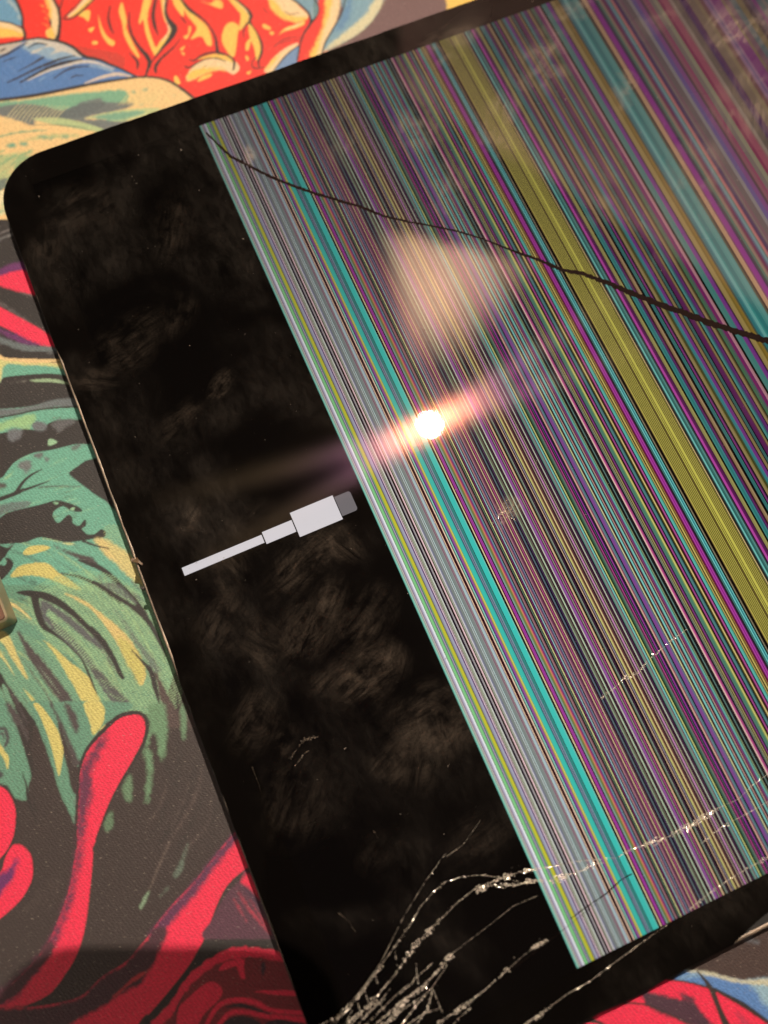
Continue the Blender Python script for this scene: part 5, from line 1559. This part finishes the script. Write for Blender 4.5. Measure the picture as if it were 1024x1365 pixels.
finger.n = 0
for q in ((410, 838, 7.5, 5.5, .6, .11), (480, 830, 8, 5, .5, .08), (490, 900, 7, 5, .3, .14), (455, 905, 6, 4.5, .4, .09), (575, 960, 8, 6.5, .2, .12), (560, 1005, 6, 5, .9, .08), (400, 1060, 9, 7, .8, .05), (296, 514, 3.4, 2.4, .5, .17), (125, 505, 5, 2.2, -.5, .10),
          (300, 830, 7, 5, .7, .08), (410, 745, 9, 5, .35, .10), (330, 700, 6, 4, .5, .05), (250, 690, 4, 2.6, .8, .10), (170, 460, 8, 6, .3, .06), (235, 420, 5, 4, 1., .05), (110, 280, 8, 7, .3, .05), (235, 300, 9, 5, 1.1, .05), (60, 330, 6, 4, 1.2, .07),
          (340, 960, 6, 5, .6, .07), (505, 1135, 4, 3, .4, .04), (640, 1120, 8, 4, .2, .05), (610, 690, 6, 3.5, .3, .04), (333, 207, 2.4, 1.6, 1.2, .55), (700, 90, 9, 5, .5, .10), (830, 130, 5, 2.6, .9, .30), (560, 120, 6, 3, 1.2, .12), (880, 330, 9, 4, 1.0, .08), (620, 40, 8, 3, .6, .12), (930, 180, 9, 6, .7, .10), (350, 860, 5, 4, 2.1, .10), (520, 880, 4, 3.4, .9, .12), (440, 800, 4.5, 3.4, .7, .12), (380, 990, 3, 2, .9, .14), (590, 980, 5, 4, 1.4, .09), (455, 725, 5, 3, 2.0, .12), (240, 560, 6, 3, .4, .06), (675, 683, 3.4, 2.4, .7, 1.2), (520, 1020, 5, 3.5, .4, .08), (300, 760, 6, 4, 1.8, .06), (722, 88, 9, 6, .5, .40), (832, 112, 3.4, 2.6, .9, .8), (990, 40, 11, 9, .6, .5), (1002, 140, 10, 8, 1., .4), (935, 240, 13, 7, .9, .30), (600, 58, 8, 4, .4, .4), (562, 165, 8, 6, 1.2, .30), (668, 165, 9, 6, 1., .35), (800, 260, 10, 6, 1.1, .2), (600, 250, 8, 5, 1., .2), (460, 190, 7, 5, 1.1, .16), (880, 20, 9, 3, .3, .3), (760, 20, 8, 3, .3, .35)):
    finger(*q)

# ------------------------------------------------------------------ small loose things
# dust and crumbs of glass over the tablet: nobody could count it
vs_, fs = [], []
for k in range(520):
    u = random.uniform(2, 165) if k % 3 else random.uniform(5, 60)
    v = random.uniform(3, 175)
    s = random.choice([.03, .04, .05, .05, .07, .11]) * random.uniform(.6, 1.1)
    a0 = random.uniform(0, 6.28)
    el = random.choice([1, 1, 1.5, 3.0])
    i = len(vs_)
    for t in (0, 2.1, 4.2):
        x, y = el * s * math.cos(t), s * math.sin(t)
        q = TAB_M @ Vector(tv(u + x * math.cos(a0) - y * math.sin(a0), v + x * math.sin(a0) + y * math.cos(a0), 6.27))
        vs_.append(q)
    vs_.append(TAB_M @ Vector(tv(u, v, 6.27 + s)))
    fs += [(i, i + 1, i + 3), (i + 1, i + 2, i + 3), (i + 2, i, i + 3)]
dust = mesh_obj('dust', vs_, fs, principled('dust_specks', (0.30, 0.25, 0.21), .7, var=.6, scale=200))
fixn(dust)
tag(dust, 'pale dust and glass specks scattered over the black screen', 'dust', kind='stuff')
# short lint hairs
# brown splinter wedged at the left edge of the tablet
M_CRUMB = principled('crumb_brown', (0.12, 0.07, 0.035), .55, var=.4, scale=900, bump=.4)
c0 = px_on(183, 748, T_TAB)
rough = [(-1.15, .55), (-.2, .45), (-.1, .75), (.35, .25), (1.25, -.55), (1.2, -.85), (.5, -.55), (-.2, -.35), (-1.1, -.2)]
ca, sa = math.cos(.0), math.sin(.0)
bot = [(x * MM, y * MM, -1.2 * MM) for x, y in rough]
top = [(x * .85 * MM, y * .8 * MM, (.35 + .12 * math.sin(3 * x)) * MM) for x, y in rough]
v_, f_ = loft([bot[::-1], top[::-1]][::-1])
shard = mesh_obj('wood_splinter', v_, f_, M_CRUMB)
shard.location = (c0.x, c0.y, T_TAB)
tag(shard, 'small brown splinter wedged at the left edge of the tablet', 'splinter')
c1 = px_on(191, 784, T_TAB)
rough = [(-.6, .2), (-.1, .35), (.35, .1), (.4, -.2), (-.1, -.3), (-.5, -.15)]
v_, f_ = loft([[(x * .8 * MM, y * .8 * MM, .2 * MM) for x, y in rough][::-1], [(x * MM, y * MM, -.8 * MM) for x, y in rough][::-1]])
cr_ = mesh_obj('crumb', v_, f_, principled('crumb_dark', (0.03, 0.025, 0.02), .7, var=.3, scale=900))
cr_.location = (c1.x, c1.y, T_TAB)
tag(cr_, 'tiny dark crumb at the left edge of the tablet below the brown splinter', 'crumb')

# brown box with a pale rim, only its corner in the picture
HB = 4.6 * MM
tip_w = px_on(11.0, 825, HB)
e1 = (px_on(0, 797, HB) - tip_w)
e1.normalize()
e2 = Vector((-e1.y, e1.x, 0))                 # towards lower left
if e2.x > 0:
    e2 = -e2
BM_ = Matrix(((e1.x, e2.x, 0, tip_w.x), (e1.y, e2.y, 0, tip_w.y), (0, 0, 1, 0), (0, 0, 0, 1)))
box = tag(empty('small_box', BM_), 'corner of a small brown box with pale metal rim at the left edge', 'box')
M_RIM = principled('pale_metal_rim', (0.36, 0.30, 0.20), .4, .3, var=.2, scale=500)
v_, f_ = slab(0, 0, .046, .030, .0007, .0002, HB, .00025, 5)
o = mesh_obj('rim', v_, f_, M_RIM, box)
bm = bmesh.new()
bm.from_mesh(o.data)
bmesh.ops.recalc_face_normals(bm, faces=bm.faces)
bm.to_mesh(o.data)
bm.free()
v_, f_ = slab(.0003, .0003, .0457, .0297, .0005, HB - .0006, HB + .00025, .0001, 5)
o = mesh_obj('lid', v_, f_, principled('brown_lid', (0.13, 0.06, 0.036), .5, var=.15, scale=500, bump=.1), box)
bm = bmesh.new()
bm.from_mesh(o.data)
bmesh.ops.recalc_face_normals(bm, faces=bm.faces)
bm.to_mesh(o.data)
bm.free()
